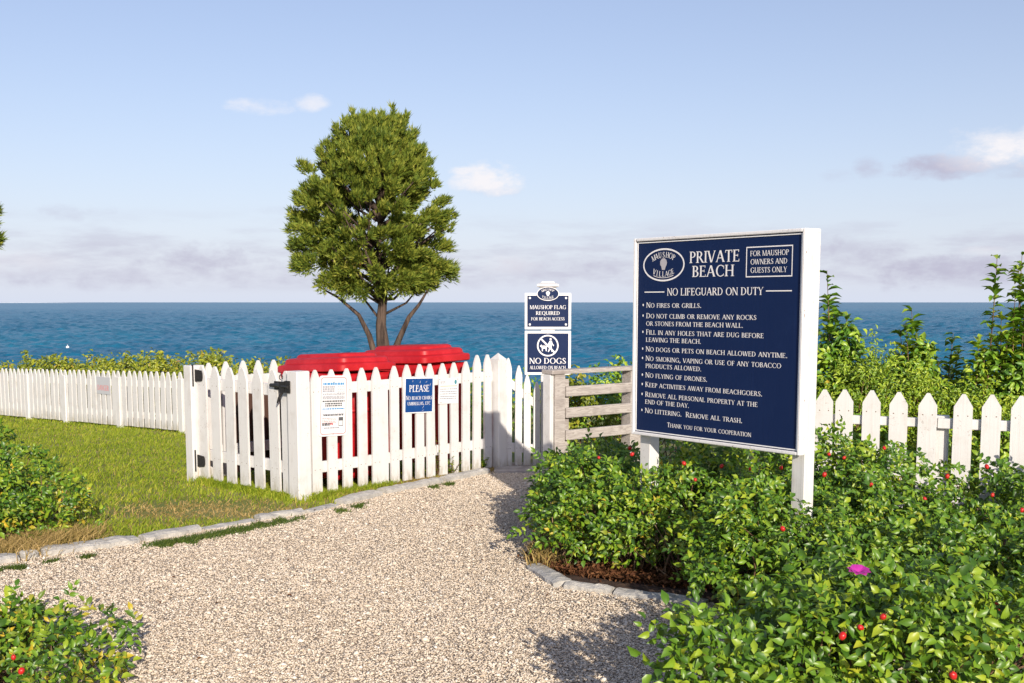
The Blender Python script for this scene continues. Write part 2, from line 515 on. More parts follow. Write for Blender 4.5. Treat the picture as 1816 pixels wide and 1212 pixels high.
LEAF_T = np.array([(0, 0, 0), (-.38, .22, .13), (-.47, .55, .12), (0, 1, -.17), (.47, .55, .12), (.38, .22, .13), (0, .33, .02), (0, .70, -.03)], dtype=float)
LEAF_F = np.array([(0, 6, 1), (0, 5, 6), (1, 6, 7), (1, 7, 2), (5, 4, 7), (5, 7, 6), (2, 7, 3), (4, 3, 7)])


def leaf_arrays(P, A, N, L, Wd):
    N = unit(N); A = unit(A - (A * N).sum(-1, keepdims=True) * N); B = np.cross(A, N)
    T = LEAF_T[None]
    V = P[:, None] + (L[:, None, None] * T[:, :, 1:2]) * A[:, None] + (Wd[:, None, None] * T[:, :, 0:1]) * B[:, None] + (L[:, None, None] * T[:, :, 2:3] * 1.3) * N[:, None]
    n = len(P)
    F = LEAF_F[None] + (np.arange(n) * len(LEAF_T))[:, None, None]
    return V.reshape(-1, 3), F.reshape(-1, 3)


def randdir(n):
    return unit(RNG.normal(size=(n, 3)))


# ------------------------------------------------------------------ serif capitals drawn with polygons (cap height 1)
ST, TH, SH = 0.135, 0.060, 0.045


def rect(x0, x1, y0, y1): return [(x0, y0), (x1, y0), (x1, y1), (x0, y1)]


def serif(x, y, w, top):
    return [(x - w, y), (x + w, y), (x + w, y + SH), (x - w, y + SH)] if not top else [(x - w, y - SH), (x + w, y - SH), (x + w, y), (x - w, y)]


def stem(x, w=ST, y0=0.0, y1=1.0, b=True, t=True, sw=None):
    sw = sw or w / 2 + 0.075
    r = [rect(x - w / 2, x + w / 2, y0, y1)]
    if b: r.append(serif(x, y0, sw, False))
    if t: r.append(serif(x, y1, sw, True))
    return r


def diag(x0, y0, x1, y1, w):
    q = [(x0 - w / 2, y0), (x0 + w / 2, y0), (x1 + w / 2, y1), (x1 - w / 2, y1)]
    return [q] if y1 > y0 else [[q[2], q[3], q[0], q[1]]]


def arc(cx, cy, rx, ry, a0, a1, tx=ST, ty=TH, n=14):
    out = []
    P = lambda a, k: (cx + (rx - (tx if k else 0)) * math.cos(a), cy + (ry - (ty if k else 0)) * math.sin(a))
    a0, a1 = math.radians(a0), math.radians(a1)
    for i in range(n):
        s, e = a0 + (a1 - a0) * i / n, a0 + (a1 - a0) * (i + 1) / n
        q = [P(s, 0), P(e, 0), P(e, 1), P(s, 1)]
        out.append(q if a1 > a0 else q[::-1])
    return out


def glyph(c):
    if c == 'A': return diag(.08, 0, .38, 1, TH + .02) + diag(.70, 0, .40, 1, ST + .02) + [rect(.19, .58, .32, .32 + TH)] + [serif(.08, 0, .09, False), serif(.70, 0, .11, False)], .80
    if c == 'B': return stem(.15) + arc(.30, .755, .26, .245, -90, 90) + arc(.31, .27, .30, .27, -90, 90) + [rect(.15, .30, 1 - TH, 1), rect(.15, .30, .51, .51 + TH), rect(.15, .31, 0, TH)], .66
    if c == 'C': return arc(.45, .5, .41, .52, 48, 312, n=20) + [rect(.70, .75, .68, .93), rect(.71, .75, .07, .25)], .80
    if c == 'D': return stem(.15) + arc(.30, .5, .46, .5, -90, 90, n=18) + [rect(.15, .30, 1 - TH, 1), rect(.15, .30, 0, TH)], .82
    if c == 'E': return stem(.15) + [rect(.15, .54, 1 - TH, 1), rect(.15, .46, .49, .49 + TH), rect(.15, .57, 0, TH), rect(.50, .55, .80, 1), rect(.43, .47, .40, .64), rect(.54, .59, 0, .21)], .64
    if c == 'F': return stem(.15) + [rect(.15, .54, 1 - TH, 1), rect(.15, .45, .48, .48 + TH), rect(.50, .55, .80, 1), rect(.42, .46, .39, .63)], .60
    if c == 'G': return arc(.46, .5, .42, .52, 48, 315, n=20) + [rect(.70, .75, .70, .93)] + stem(.72, ST, .05, .44, False, True), .86
    if c == 'H': return stem(.15) + stem(.68) + [rect(.15, .68, .48, .48 + TH)], .83
    if c == 'I': return stem(.15), .30
    if c == 'J': return stem(.22, ST, .12, 1, False, True) + arc(.09, .10, .198, .28, -90, 10, ST, TH, 8), .38
    if c == 'K': return stem(.15) + diag(.18, .42, .56, 1, TH + .02) + diag(.68, 0, .30, .58, ST + .02) + [serif(.57, 1, .10, True), serif(.69, 0, .10, False)], .76
    if c == 'L': return stem(.15) + [rect(.15, .55, 0, TH), rect(.53, .58, 0, .23)], .62
    if c == 'M': return stem(.12, TH + .01) + stem(.84) + diag(.47, 0, .14, 1, ST) + diag(.47, 0, .80, 1, TH), .98
    if c == 'N': return stem(.12, TH + .02) + stem(.70, TH + .02) + diag(.68, 0, .14, 1, ST + .02), .82
    if c == 'O': return arc(.45, .5, .42, .52, 0, 360, n=28), .90
    if c == 'P': return stem(.15) + arc(.30, .73, .29, .27, -90, 90) + [rect(.15, .30, 1 - TH, 1), rect(.15, .30, .46, .46 + TH)], .62
    if c == 'Q': return arc(.45, .5, .42, .52, 0, 360, n=28) + diag(.80, -.22, .48, .12, ST), .90
    if c == 'R': return stem(.15) + arc(.30, .74, .28, .26, -90, 90) + [rect(.15, .30, 1 - TH, 1), rect(.15, .30, .48, .48 + TH)] + diag(.66, 0, .34, .50, ST + .02) + [serif(.68, 0, .08, False)], .73
    if c == 'S': return arc(.30, .745, .23, .265, 35, 200, ST * .9, TH) + arc(.30, .255, .24, .265, -145, 20, ST * .9, TH) + [[(.08, .66), (.20, .70), (.53, .36), (.42, .28)], rect(.46, .50, .70, .96), rect(.06, .10, .04, .30)], .58
    if c == 'T': return stem(.34) + [rect(.04, .64, 1 - TH, 1), rect(.03, .08, .78, 1), rect(.60, .65, .78, 1)], .68
    if c == 'U': return stem(.15, ST, .3, 1, False) + stem(.66, TH + .02, .3, 1, False, True, .11) + arc(.385, .32, .3, .34, 180, 360, ST * .9, TH + .01, 14), .80
    if c == 'V': return diag(.37, 0, .09, 1, ST + .02) + diag(.40, 0, .68, 1, TH + .02) + [serif(.09, 1, .11, True), serif(.68, 1, .09, True)], .77
    if c == 'W': return diag(.30, 0, .08, 1, ST) + diag(.33, 0, .54, 1, TH) + diag(.75, 0, .54, 1, ST) + diag(.78, 0, .99, 1, TH) + [serif(.08, 1, .10, True), serif(.53, 1, .10, True), serif(.99, 1, .09, True)], 1.08
    if c == 'X': return diag(.66, 0, .10, 1, ST) + diag(.08, 0, .64, 1, TH) + [serif(q, y, .09, y > 0) for q, y in ((.66, 0), (.08, 0), (.1, 1), (.64, 1))], .74
    if c == 'Y': return diag(.36, .45, .10, 1, ST) + diag(.38, .45, .64, 1, TH) + stem(.365, ST, 0, .48, True, False) + [serif(.1, 1, .10, True), serif(.64, 1, .09, True)], .73
    if c == 'Z': return diag(.08, .02, .58, .98, ST) + [rect(.06, .62, 1 - TH, 1), rect(.05, .62, 0, TH), rect(.05, .09, .8, 1), rect(.58, .63, 0, .22)], .68
    if c == '.': return [rect(.06, .20, 0, .14)], .26
    if c == ',': return [[(.04, -.16), (.10, -.16), (.22, .0), (.22, .14), (.08, .14), (.08, 0)]], .28
    if c == '-': return [rect(.04, .36, .42, .5)], .4
    return [], .34


def text(s, h, small=0.80, width=None, x=0.0, z=0.0, align='l', track=0.02, bold=1.0):
    """polygons of a line of small capitals; upper-case letters are full caps, lower-case ones small caps"""
    out, px = [], 0.0
    for c in s:
        k = h * (small if c.islower() else 1.0)
        ps, adv = glyph(c.upper())
        out += [[(px + a * k, b * k) for a, b in q] for q in ps]
        px += (adv + track) * k
    sx = 1.0 if width is None else width / px
    wd = px * sx
    ox = x - {'l': 0, 'c': wd / 2, 'r': wd}[align]
    return [[(ox + a * sx, z + b) for a, b in q] for q in out]


def arc_text(s, h, cx, cz, rx, rz, mid, span, inward=False):
    out = []; n = len(s)
    for i, c in enumerate(s):
        a = math.radians(mid + (span / 2 - span * i / (n - 1)) * (-1 if inward else 1))
        bx, bz = cx + rx * math.cos(a), cz + rz * math.sin(a)
        th = math.atan2(-math.cos(a) * rz, math.sin(a) * rx) * 0.75
        if inward: th = -math.atan2(-math.cos(a) * rz, -math.sin(a) * rx) * 0.75
        ps, adv = glyph(c)
        for q in ps:
            w = []
            for x, y in q:
                x, y = (x - adv / 2) * h, (y - .5) * h
                w.append((bx + x * math.cos(th) - y * math.sin(th), bz + x * math.sin(th) + y * math.cos(th)))
            out.append(w)
    return out


def ring2d(cx, cz, rx, rz, t, n=40):
    out = []
    for i in range(n):
        a, b = 2 * PI * i / n, 2 * PI * (i + 1) / n
        out.append([(cx + rx * math.cos(a), cz + rz * math.sin(a)), (cx + rx * math.cos(b), cz + rz * math.sin(b)),
                    (cx + (rx - t) * math.cos(b), cz + (rz - t) * math.sin(b)), (cx + (rx - t) * math.cos(a), cz + (rz - t) * math.sin(a))])
    return out


def disc2d(cx, cz, rx, rz, n=32): return [(cx + rx * math.cos(2 * PI * i / n), cz + rz * math.sin(2 * PI * i / n)) for i in range(n)]


def emblem_polys(cx, cz, rx, rz, k):
    """white marks of the oval village emblem: ring, two arched words, strokes"""
    p = ring2d(cx, cz, rx, rz, k * 0.10, 48)
    p += arc_text('MAUSHOP', k * 0.34, cx, cz - rz * 0.05, rx * 0.70, rz * 0.66, 90, 88)
    p += arc_text('VILLAGE', k * 0.32, cx, cz + rz * 0.10, rx * 0.68, rz * 0.66, 270, 80, True)
    for r, t in ((0.86, 0.035),):
        for i in range(16):
            a, b = math.radians(235 + 70 * i / 16), math.radians(235 + 70 * (i + 1) / 16)
            f = lambda q, m: (cx + rx * r * m * math.cos(q), cz + rz * .06 + rz * r * m * math.sin(q))
            p.append([f(a, 1), f(b, 1), f(b, 1 - t), f(a, 1 - t)])
    return p


def shell_poly(cx, cz, k):
    pts = []
    for i in range(21):
        a = math.radians(-50 + 280 * i / 20)
        r = k * 0.30 * (1 + 0.04 * math.cos(9 * a))
        pts.append((cx + r * math.cos(a), cz + k * 0.10 + r * math.sin(a)))
    pts += [(cx - k * 0.13, cz - k * 0.34), (cx + k * 0.13, cz - k * 0.34)]
    return pts


exec_after = []
# ================================================================== SETTING
WAVE = 1.0


def build_ground():
    ys = list(np.arange(-12, 12, 0.5)) + list(np.arange(12, 27, 0.5)) + list(np.arange(27, 46, 0.8))
    xs = list(np.concatenate([np.linspace(-90, -16, 12), np.linspace(-14, 14, 57), np.linspace(16, 90, 12)]))
    V = [(x, y, gz(x, y)) for y in ys for x in xs]; n = len(xs)
    F = [(j * n + i, j * n + i + 1, (j + 1) * n + i + 1, (j + 1) * n + i) for j in range(len(ys) - 1) for i in range(n - 1)]
    mb = MB(); mb.add(V, F)
    tag(mb.build('ground', M['ground'], smooth=True), kind='structure')
    # water: a rippled sheet out to 2.4 km, then a flat sheet to the horizon
    yy = [20.0, 60.0, 120.0]
    while yy[-1] < 2400: yy.append(yy[-1] + max(0.9, yy[-1] * 0.0052))
    yy = np.array(yy); tt = np.linspace(-0.85, 0.85, 520)
    Yg = np.repeat(yy[:, None], len(tt), 1); Xg = yy[:, None] * tt[None]
    Zg = np.zeros_like(Xg); rs = np.random.default_rng(3)
    for _ in range(60):
        wl_ = 2.4 * (7.0 ** rs.random()); a = rs.normal(1.15, .55); k = 2 * PI / wl_
        ph = k * (math.cos(a) * Xg + math.sin(a) * Yg) + rs.uniform(0, 2 * PI)
        w_ = 1 + .25 * np.sin(ph * .13 + rs.uniform(0, 6))
        Zg += .0075 * wl_ * w_ * (np.sin(ph) + .35 * np.sin(2 * ph + 1.3)) * np.clip((wl_ * 260) / Yg, 0, 1)
    fade = np.clip((Yg - 70) / 60, 0, 1) * np.clip((2400 - Yg) / 900, 0, 1)
    V = np.stack([Xg, Yg, -10 + Zg * fade * WAVE], -1).reshape(-1, 3)
    nx = len(tt); a, b = np.meshgrid(np.arange(len(yy) - 1), np.arange(nx - 1), indexing='ij'); q = (a * nx + b).ravel()
    F = np.concatenate([np.stack([q, q + 1, q + nx + 1], 1), np.stack([q, q + nx + 1, q + nx], 1)])
    tag(tri_mesh('sea', V, F, M['sea'], None, True), kind='structure')
    r = MB(); S = 60000
    r.add([(-S, 25, -10.9), (S, 25, -10.9), (S, 2400, -10.9), (-S, 2400, -10.9)], [(0, 1, 2, 3)])
    r.add([(-S, 2400, -10.02), (S, 2400, -10.02), (S, S, -10.02), (-S, S, -10.02)], [(0, 1, 2, 3)])
    tag(r.build('sea', M['sea']), kind='structure')
    # faint low land on the horizon, left
    i = MB(); y0 = 17000
    a, b = (-700 - 908) / 2012 * y0, (135 - 908) / 2012 * y0
    prof = []
    for k in range(41):
        t = k / 40; prof.append((a + (b - a) * t, -10 + 30 * min(1, (1 - t) * 3.0) * (0.8 + 0.2 * math.sin(t * 21))))
    pts = [(a, -12), (b, -12)] + prof[::-1]
    i.prism(pts, y0, y0 + 900)
    tag(i.build('island', M['island']), kind='structure')


build_ground()

KERB_L = [(-90, 1012), (0, 999), (60, 989), (150, 975), (245, 962), (340, 945), (450, 925), (545, 910), (640, 885), (755, 861), (872, 838)]
BED_EDGE = [(960, 836), (948, 900), (942, 1000), (990, 1037), (1080, 1052), (1250, 1070), (1420, 1100)]
KL = [at(u, v) for u, v in KERB_L]
BE = [at(u, v) for u, v in BED_EDGE]


def build_path():
    left = [Vector((-6, 3.0, 0)), Vector((-5.2, 6.2, 0))] + KL + [at(905, 822)]
    right = [at(985, 822)] + BE + [Vector((2.6, 5.4, 0)), Vector((4.2, 4.6, 0)), Vector((5, 3, 0))]
    poly = [(p.x, p.y, 0.004) for p in left + right]
    bm = bmesh.new()
    vs = [bm.verts.new(p) for p in [(-6, -6, .004)] + poly + [(5, -6, .004)]]
    f = bm.faces.new(vs)
    if f.normal.z < 0: f.normal_flip()
    bmesh.ops.triangulate(bm, faces=[f])
    me = bpy.data.meshes.new('gravel_path'); bm.to_mesh(me); bm.free()
    me.materials.append(M['gravel'])
    tag(link('gravel_path', me), kind='structure')
    # planting bed
    pts = BE + [Vector((2.6, 5.4, 0)), Vector((4.2, 4.6, 0)), Vector((7, 3.6, 0)), Vector((9, 9.5, 0)), Vector((1.2, 10.5, 0)), Vector((.4, 10.4, 0))]
    bm = bmesh.new(); f = bm.faces.new([bm.verts.new((p.x, p.y, .008)) for p in pts])
    f.normal_update()
    if f.normal.z < 0: f.normal_flip()
    bmesh.ops.triangulate(bm, faces=[f])
    me = bpy.data.meshes.new('planting_bed'); bm.to_mesh(me); bm.free()
    me.materials.append(M['soil'])
    tag(link('planting_bed', me), kind='structure')
    return left, right


PATH_L, PATH_R = build_path()


def inside(poly, X, Y):
    c = np.zeros(len(X), bool); n = len(poly)
    for i in range(n):
        x0, y0 = poly[i]; x1, y1 = poly[i - 1]
        hit = ((y0 > Y) != (y1 > Y)) & (X < (x1 - x0) * (Y - y0) / ((y1 - y0) or 1e-9) + x0)
        c ^= hit
    return c


def scatter_chips():
    poly = [(p.x, p.y) for p in PATH_L + PATH_R]
    n = 430000
    # denser towards the viewer so that chips cover the path evenly in view
    Y = 4.2 + (11.6 - 4.2) * RNG.random(n) ** 1.25
    X = RNG.uniform(-4.2, 2.8, n)
    k = inside(poly, X, Y) & (np.abs(X) < 0.50 * Y + 0.3)
    X, Y = X[k], Y[k]; n = len(X)
    base = np.array([(1, 0, 0), (-1, 0, 0), (0, 1, 0), (0, -1, 0), (0, 0, 1), (0, 0, -1)], float)
    F0 = np.array([(0, 2, 4), (2, 1, 4), (1, 3, 4), (3, 0, 4), (2, 0, 5), (1, 2, 5), (3, 1, 5), (0, 3, 5)])
    s = 0.0038 + 0.0050 * RNG.random(n) ** 1.6 + 0.010 * (RNG.random(n) < .012)
    sc3 = np.stack([s * RNG.uniform(.8, 1.5, n), s * RNG.uniform(.6, 1.1, n), s * RNG.uniform(.3, .7, n)], 1)
    V = base[None] * sc3[:, None] * RNG.uniform(.7, 1.25, (n, 6, 1))
    ang = RNG.uniform(0, 2 * PI, n); tl = RNG.normal(0, .38, n)
    # tilt about x then spin about z
    y = V[..., 1] * np.cos(tl)[:, None] - V[..., 2] * np.sin(tl)[:, None]
    z = V[..., 1] * np.sin(tl)[:, None] + V[..., 2] * np.cos(tl)[:, None]
    x = V[..., 0]
    xx = x * np.cos(ang)[:, None] - y * np.sin(ang)[:, None]; yy = x * np.sin(ang)[:, None] + y * np.cos(ang)[:, None]
    und = 0.0075 + 0.0015 * np.sin(X * 3.1 + Y) * np.sin(Y * 2.3)
    V = np.stack([xx + X[:, None], yy + Y[:, None], z + (und + .003 * RNG.random(n))[:, None]], -1)
    F = F0[None] + (np.arange(n) * 6)[:, None, None]
    tag(tri_mesh('gravel_chips', V, F, M['chip']), 'pale crushed shell chips covering the beach path', 'gravel', kind='stuff')


scatter_chips()


def kerb_stones():
    def stone(p, q, w, h, label):
        d = q - p; L = d.length; mb = MB(); nx = max(8, int(L / .05))
        rings = []
        rnd = random.Random(int(p.x * 1000) + 5); wk, hk = rnd.uniform(.8, 1.25), rnd.uniform(.7, 1.25)
        p, q = p + Vector((0, rnd.uniform(-.018, .018), 0)), q + Vector((0, rnd.uniform(-.018, .018), 0)); d = q - p; p = p + d * .012; d = d * .97; L = d.length
        for i in range(nx):
            t = i / (nx - 1); e = 1.0 if 0 < i < nx - 1 else 0.93
            j = lambda a: rnd.uniform(-a, a)
            ww, hh = w * wk * e * (1 + j(.10)), h * hk * e * (1 + j(.14))
            x = t * L
            rings.append([(x, -ww / 2 + j(.006), -0.05), (x, ww / 2, -0.05), (x, ww / 2 + j(.006), hh * .72), (x, ww / 2 - .025 + j(.006), hh), (x, j(.01), hh * 1.03 + j(.006)), (x, -ww / 2 + .028 + j(.006), hh * .97), (x, -ww / 2 + j(.006), hh * .7)])
        mb.loft([[(a, b, c) for a, b, c in r] for r in rings])
        # loft order runs along x, outline seen from +x must be CCW: fine for closed solids
        me = mb.mesh('kerb_stone', M['granite'])
        bm = bmesh.new(); bm.from_mesh(me); bmesh.ops.recalc_face_normals(bm, faces=bm.faces); bm.to_mesh(me); bm.free()
        o = link('kerb_stone', me)
        o.location = (p.x, p.y, 0); o.rotation_euler = (0, 0, math.atan2(d.y, d.x))
        tag(o, label, 'kerb stone', 'granite edging stones along the shell path')
    names = ['granite edging stone cut by the left photo edge, below the lawn shrub',
             'grey granite edging stone just below the lawn shrub, second from the left edge',
             'long pale granite edging stone, third from the left photo edge',
             'granite edging stone at the start of the green weed strip below the bare patch',
             'narrow granite edging stone half sunk in weeds below the bare patch',
             'granite edging stone between the weed strip and the gate corner post',
             'small sunken granite edging stone in front of the enclosure corner post',
             'rounded granite edging stone below the white information plate',
             'big grey granite edging stone below the blue notice on the enclosure',
             'last granite edging stone, ending at the beach gate post']
    segs = [(0, 1.55), (1.6, 2.02), (2.08, 4.0), (4.06, 5.1), (5.16, 6.0), (6.05, 6.9), (6.98, 7.5), (7.58, 8.25), (8.3, 9.2), (9.24, 9.93)]
    def along(t):
        i = min(int(t), len(KL) - 2); return KL[i].lerp(KL[i + 1], t - i)
    for (a, b), nm in zip(segs, names):
        sunk = 'sunk' in nm
        stone(along(a), along(b), 0.12, 0.026 if sunk else 0.048, nm)
    names = ['granite edging stone at the front left corner of the rose bed', 'pale granite edging stone in front of the bare twigs of the rose bed',
             'granite edging stone of the rose bed reaching under the foreground rose bush']
    pr = [(at(948, 1010), at(1000, 1042)), (at(1003, 1043), at(1088, 1054)), (at(1092, 1055), at(1255, 1073))]
    for (p, q), nm in zip(pr, names): stone(p, q, 0.10, 0.036, nm)


kerb_stones()


# ================================================================== FENCES
def picket_mesh(w, h, kind, nails=(), th=0.02, mats=None):
    if kind == 'round':
        prof = [(-w / 2, 0), (w / 2, 0), (w / 2, h - .115), (w * .44, h - .085), (w * .30, h - .045), (w * .15, h - .012), (w * .06, h), (-w * .06, h), (-w * .15, h - .012), (-w * .30, h - .045), (-w * .44, h - .085), (-w / 2, h - .115)]
    else:
        prof = [(-w / 2, 0), (w / 2, 0), (w / 2, h - .085), (w * .40, h - .065), (.010, h), (-.010, h), (-w * .40, h - .065), (-w / 2, h - .085)]
    mb = MB(); mb.prism(prof, -th, 0)
    for z in nails:
        for s in (-1, 1):
            cx = s * w * .26
            mb.add([(cx + .0042 * math.cos(a), -th - .0012, z + .0042 * math.sin(a)) for a in [2 * PI * i / 6 for i in range(6)]], [tuple(range(6))], 1)
    return mb.mesh('picket', mats or [M['white'], M['nail']])


def place_picket(root, me, x, z=0.0, y=0.0, tilt=None):
    o = link('picket', me, root)
    o.location = (x, y + random.uniform(-.002, .002), z + random.uniform(-.004, .004))
    o.rotation_euler = (random.uniform(-.006, .006), random.uniform(-.007, .007) if tilt is None else tilt, random.uniform(-.012, .012))
    return o


def run_root(name, A, B):
    d = B - A
    return empty(name, A, math.atan2(d.y, d.x)), math.hypot(d.x, d.y), d.z


def post_mesh(name, w, h, m, cap=None, d=None):
    d = d or w
    mb = MB(); mb.box(-w / 2, w / 2, -d / 2, d / 2, -0.25, h, 0, 0.006)
    return mb.mesh(name, m)


# --- the enclosure round the carts
C_ = at(533, 888); L_ = at(345, 854); R_ = at(832, 840)
uP = Vector((R_.x - C_.x, R_.y - C_.y, 0)).normalized()
uG = Vector((uP.y, -uP.x, 0))                       # perpendicular: from the hinge post towards the corner
L_ = C_ - uG * (C_ - L_).length
print('ENC', C_, L_, R_, 'panel', (R_ - C_).length, 'gate', (C_ - L_).length, 'photo gate dir', (C_ - at(345, 854)).normalized(), uG)
PW, PH = 0.100, 1.055

gate_root, GL, _ = run_root('enclosure_gate', L_, C_)
tag(gate_root, 'white picket gate with black hinges closing the left end of the cart enclosure', 'gate')


def build_gate():
    me_r = picket_mesh(PW + .034, PH - .02, 'round', (0.20, .86), mats=[M['white_rust'], M['nail']])
    me = picket_mesh(PW + .030, PH - .02, 'round', (0.20, .86))
    n = 7; x0, x1 = 0.155, GL - 0.145
    xs = [x0 + (x1 - x0) * t for t in (0, .165, .34, .505, .675, .862, 1.0)]
    for k, x in enumerate(xs): place_picket(gate_root, me_r if k == 0 else me, x, 0.045)
    for z, y in ((.86, 0), (.21, 0)):
        mb = MB(); mb.box(.10, GL - .09, 0.003, .04, z, z + .10, 0, .004); mb.build('rail', M['white'], gate_root)
    mb = MB()
    d = Vector((x1 - .05, .32 + .0)) - Vector((x0, .32))
    for zc in (.985, .20):
        h = MB()
        h.box(.015, .055, -.058, -.050, zc - .085, zc + .085, 0, .002)
        h.prism([(.062, zc - .055), (.165, zc - .048), (.178, zc - .02), (.178, zc + .02), (.165, zc + .048), (.062, zc + .055)], -.034, -.024)
        h.tube([(.058, -.052, zc - .1), (.058, -.052, zc + .1)], [.009, .009], 8)
        for a, b in ((.10, .03), (.10, -.03), (.155, 0.025), (.155, -.025)):
            h.tube([(a, -.033, zc + b), (a, -.040, zc + b)], [.007, .004], 6)
        h.build('hinge', M['black'], gate_root)
    lt = MB(); zc = .955; xe = GL
    lt.box(xe - .075, xe - .005, -.083, -.074, zc - .05, zc + .05, 0, .002)
    lt.box(xe - .285, xe - .12, -.036, -.024, zc - .035, zc + .035, 0, .003)
    lt.tube([(xe - .31, -.05, zc + .0), (xe - .20, -.055, zc + .005), (xe - .02, -.09, zc)], [.016, .019, .014], 8)
    lt.prism([(xe - .145, zc - .06), (xe - .085, zc - .05), (xe - .075, zc + .045), (xe - .15, zc + .03)], -.085, -.055)
    lt.tube([(xe - .12, -.07, zc - .04), (xe - .15, -.085, zc - .10), (xe - .17, -.09, zc - .14)], [.014, .012, .006], 7)
    ringp = [(xe - .13 + .022 * math.cos(a), -.075, zc + .075 + .022 * math.sin(a)) for a in [PI * 1.6 * i / 10 - .6 for i in range(11)]]
    lt.tube(ringp, [.004] * 11, 6)
    lt.build('latch', M['black'], gate_root)


build_gate()

panel_root, PL, _ = run_root('picket_fence', C_, C_ + uP * ((R_ - C_).length + 0.30))
tag(panel_root, 'white picket fence holding the blue and white notices in front of the red carts', 'fence')


def on_panel_front(u, v, off=0.045):
    n = Vector((uP.y, -uP.x, 0))
    return on_plane(u, v, C_ + n * off, n)


PSEG = (R_ - C_).length


def build_panel():
    me = picket_mesh(PW, PH, 'round', (.21, .87))
    px = [559, 586.5, 613.5, 641, 665.5, 698, 720, 742, 762, 784, 804, 824]
    for u in px:
        p = on_panel_front(u, 750, 0.0); x = (p - C_).dot(uP)
        if 641 < u < 690: pass
        place_picket(panel_root, me, x, 0.03)
    px2 = [844, 864]
    mt = picket_mesh(PW, PH + .06, 'round', (.21, .9))
    for u in px2:
        p = on_panel_front(u, 750, 0.0); x = (p - C_).dot(uP)
        place_picket(panel_root, mt, x, 0.03, y=.005)
    for z in (.87, .21):
        a = MB(); a.box(.06, 1.03, .003, .04, z, z + .095, 0, .004); a.build('rail', M['white'], panel_root)
        a = MB(); a.box(1.035, (on_panel_front(880, 750, 0) - C_).dot(uP), .005, .042, z + .01, z + .105, 0, .004); a.build('rail', M['white'], panel_root)
    corner = MB(); corner.box(-.068, .068, -.072, .066, -.2, 1.085, 0, .007); corner.build('post', M['white'], panel_root)
    p = on_panel_front(681, 780, 0); x = (p - C_).dot(uP)
    q = MB(); q.box(x - .055, x + .045, -.015, .09, -.2, .93, 0, .006); o = q.build('post', M['white'], panel_root)
    h = MB(); h.box(-.075 , .075, -.06, .06, -.2, 1.075, 0, .006)
    hp = link('post', h.mesh('post', [M['white_rust']]), panel_root); hp.location = Vector((0, 0, 0))
    # hinge post of the gate: same run as the back wall, but set here in the panel's frame
    rel = L_ - C_
    hp.location = (rel.dot(uP), rel.dot(Vector((-uP.y, uP.x, 0))), 0)
    p = on_panel_front(881, 780, 0); x = (p - C_).dot(uP)
    e = MB(); e.box(-.06, .06, -.065, .06, -.2, 1.09, 0, .006); o = e.build('post', M['white'], panel_root); o.location = (x, -.02, 0)
    e = MB(); e.add([(-.06, -.065, 1.09), (.06, -.065, 1.09), (.06, .06, 1.09), (-.06, .06, 1.09), (0, 0, 1.155)], [(0, 1, 4), (1, 2, 4), (2, 3, 4), (3, 0, 4)])
    o2 = e.build('post_cap', M['white'], o)
    return C_ + uP * x


END_POST = build_panel()

back_root, BL_, _ = run_root('picket_fence', L_ + uP * 0.05, L_ + uP * (PSEG + .25))
tag(back_root, 'white picket fence forming the far wall of the cart enclosure, behind the gate', 'fence')


def build_back():
    me = picket_mesh(PW, PH + .02, 'round', (.21, .87))
    x = 0.10
    while x < BL_:
        place_picket(back_root, me, x, .02); x += .183
    for z in (.86, .21):
        a = MB(); a.box(0, BL_, .003, .04, z, z + .10, 0, .004); a.build('rail', M['white'], back_root)
    side = MB(); side.box(.05, BL_, .06, .072, .02, .84); side.build('shade_sheet', M['shade_brown'], back_root)  # added dark sheet: paints the shade seen through the gate into the picket gaps
    q = MB(); q.box(BL_ - .1, BL_ + .02, -.02, .10, -.3, 1.1, 0, .006); q.build('post', M['white'], back_root)


build_back()

# --- beach gate with the falling top line, between the end post and the weathered fence
GA = END_POST + Vector((.085, .03, 0)); GB = at(972, 828)
bg_root, BGL, _ = run_root('beach_gate', GA, GB)
tag(bg_root, 'white picket gate whose top line falls towards the weathered wooden rail fence', 'gate')


def build_beach_gate():
    dist0 = GA.y
    tops = [(901, 635), (918.5, 649), (934.5, 664), (951, 677), (964.5, 690)]
    n = Vector((GB.y - GA.y, -(GB.x - GA.x), 0)).normalized(); u = Vector((GB.x - GA.x, GB.y - GA.y, 0)).normalized()
    zs = []
    for (a, b) in tops:
        p = on_plane(a, b, GA, n); x = (p - GA).dot(u); h = p.z - .03
        zs.append((x, h))
        place_picket(bg_root, picket_mesh(.070, h, 'round', (.17, h - .19)), x, .03)
    (xa, ha), (xb, hb) = zs[0], zs[-1]
    r = MB(); r.prism([(xa, .17), (xb, .13), (xb, .22), (xa, .26)], .003, .04); r.build('rail', M['white'], bg_root)
    r = MB(); r.prism([(xa, ha - .24), (xb, hb - .24), (xb, hb - .15), (xa, ha - .15)], .003, .04); r.build('rail', M['white'], bg_root)


build_beach_gate()

# --- weathered wooden rail fence behind the sign
WA = at(985, 836); WB = atd(1330, 700, WA.y * 1.17); WB.z = 0
wd_root, WL, _ = run_root('rail_fence', WA, WB)
tag(wd_root, 'weathered grey wooden rail fence with flat cap, left of the big notice board', 'fence')


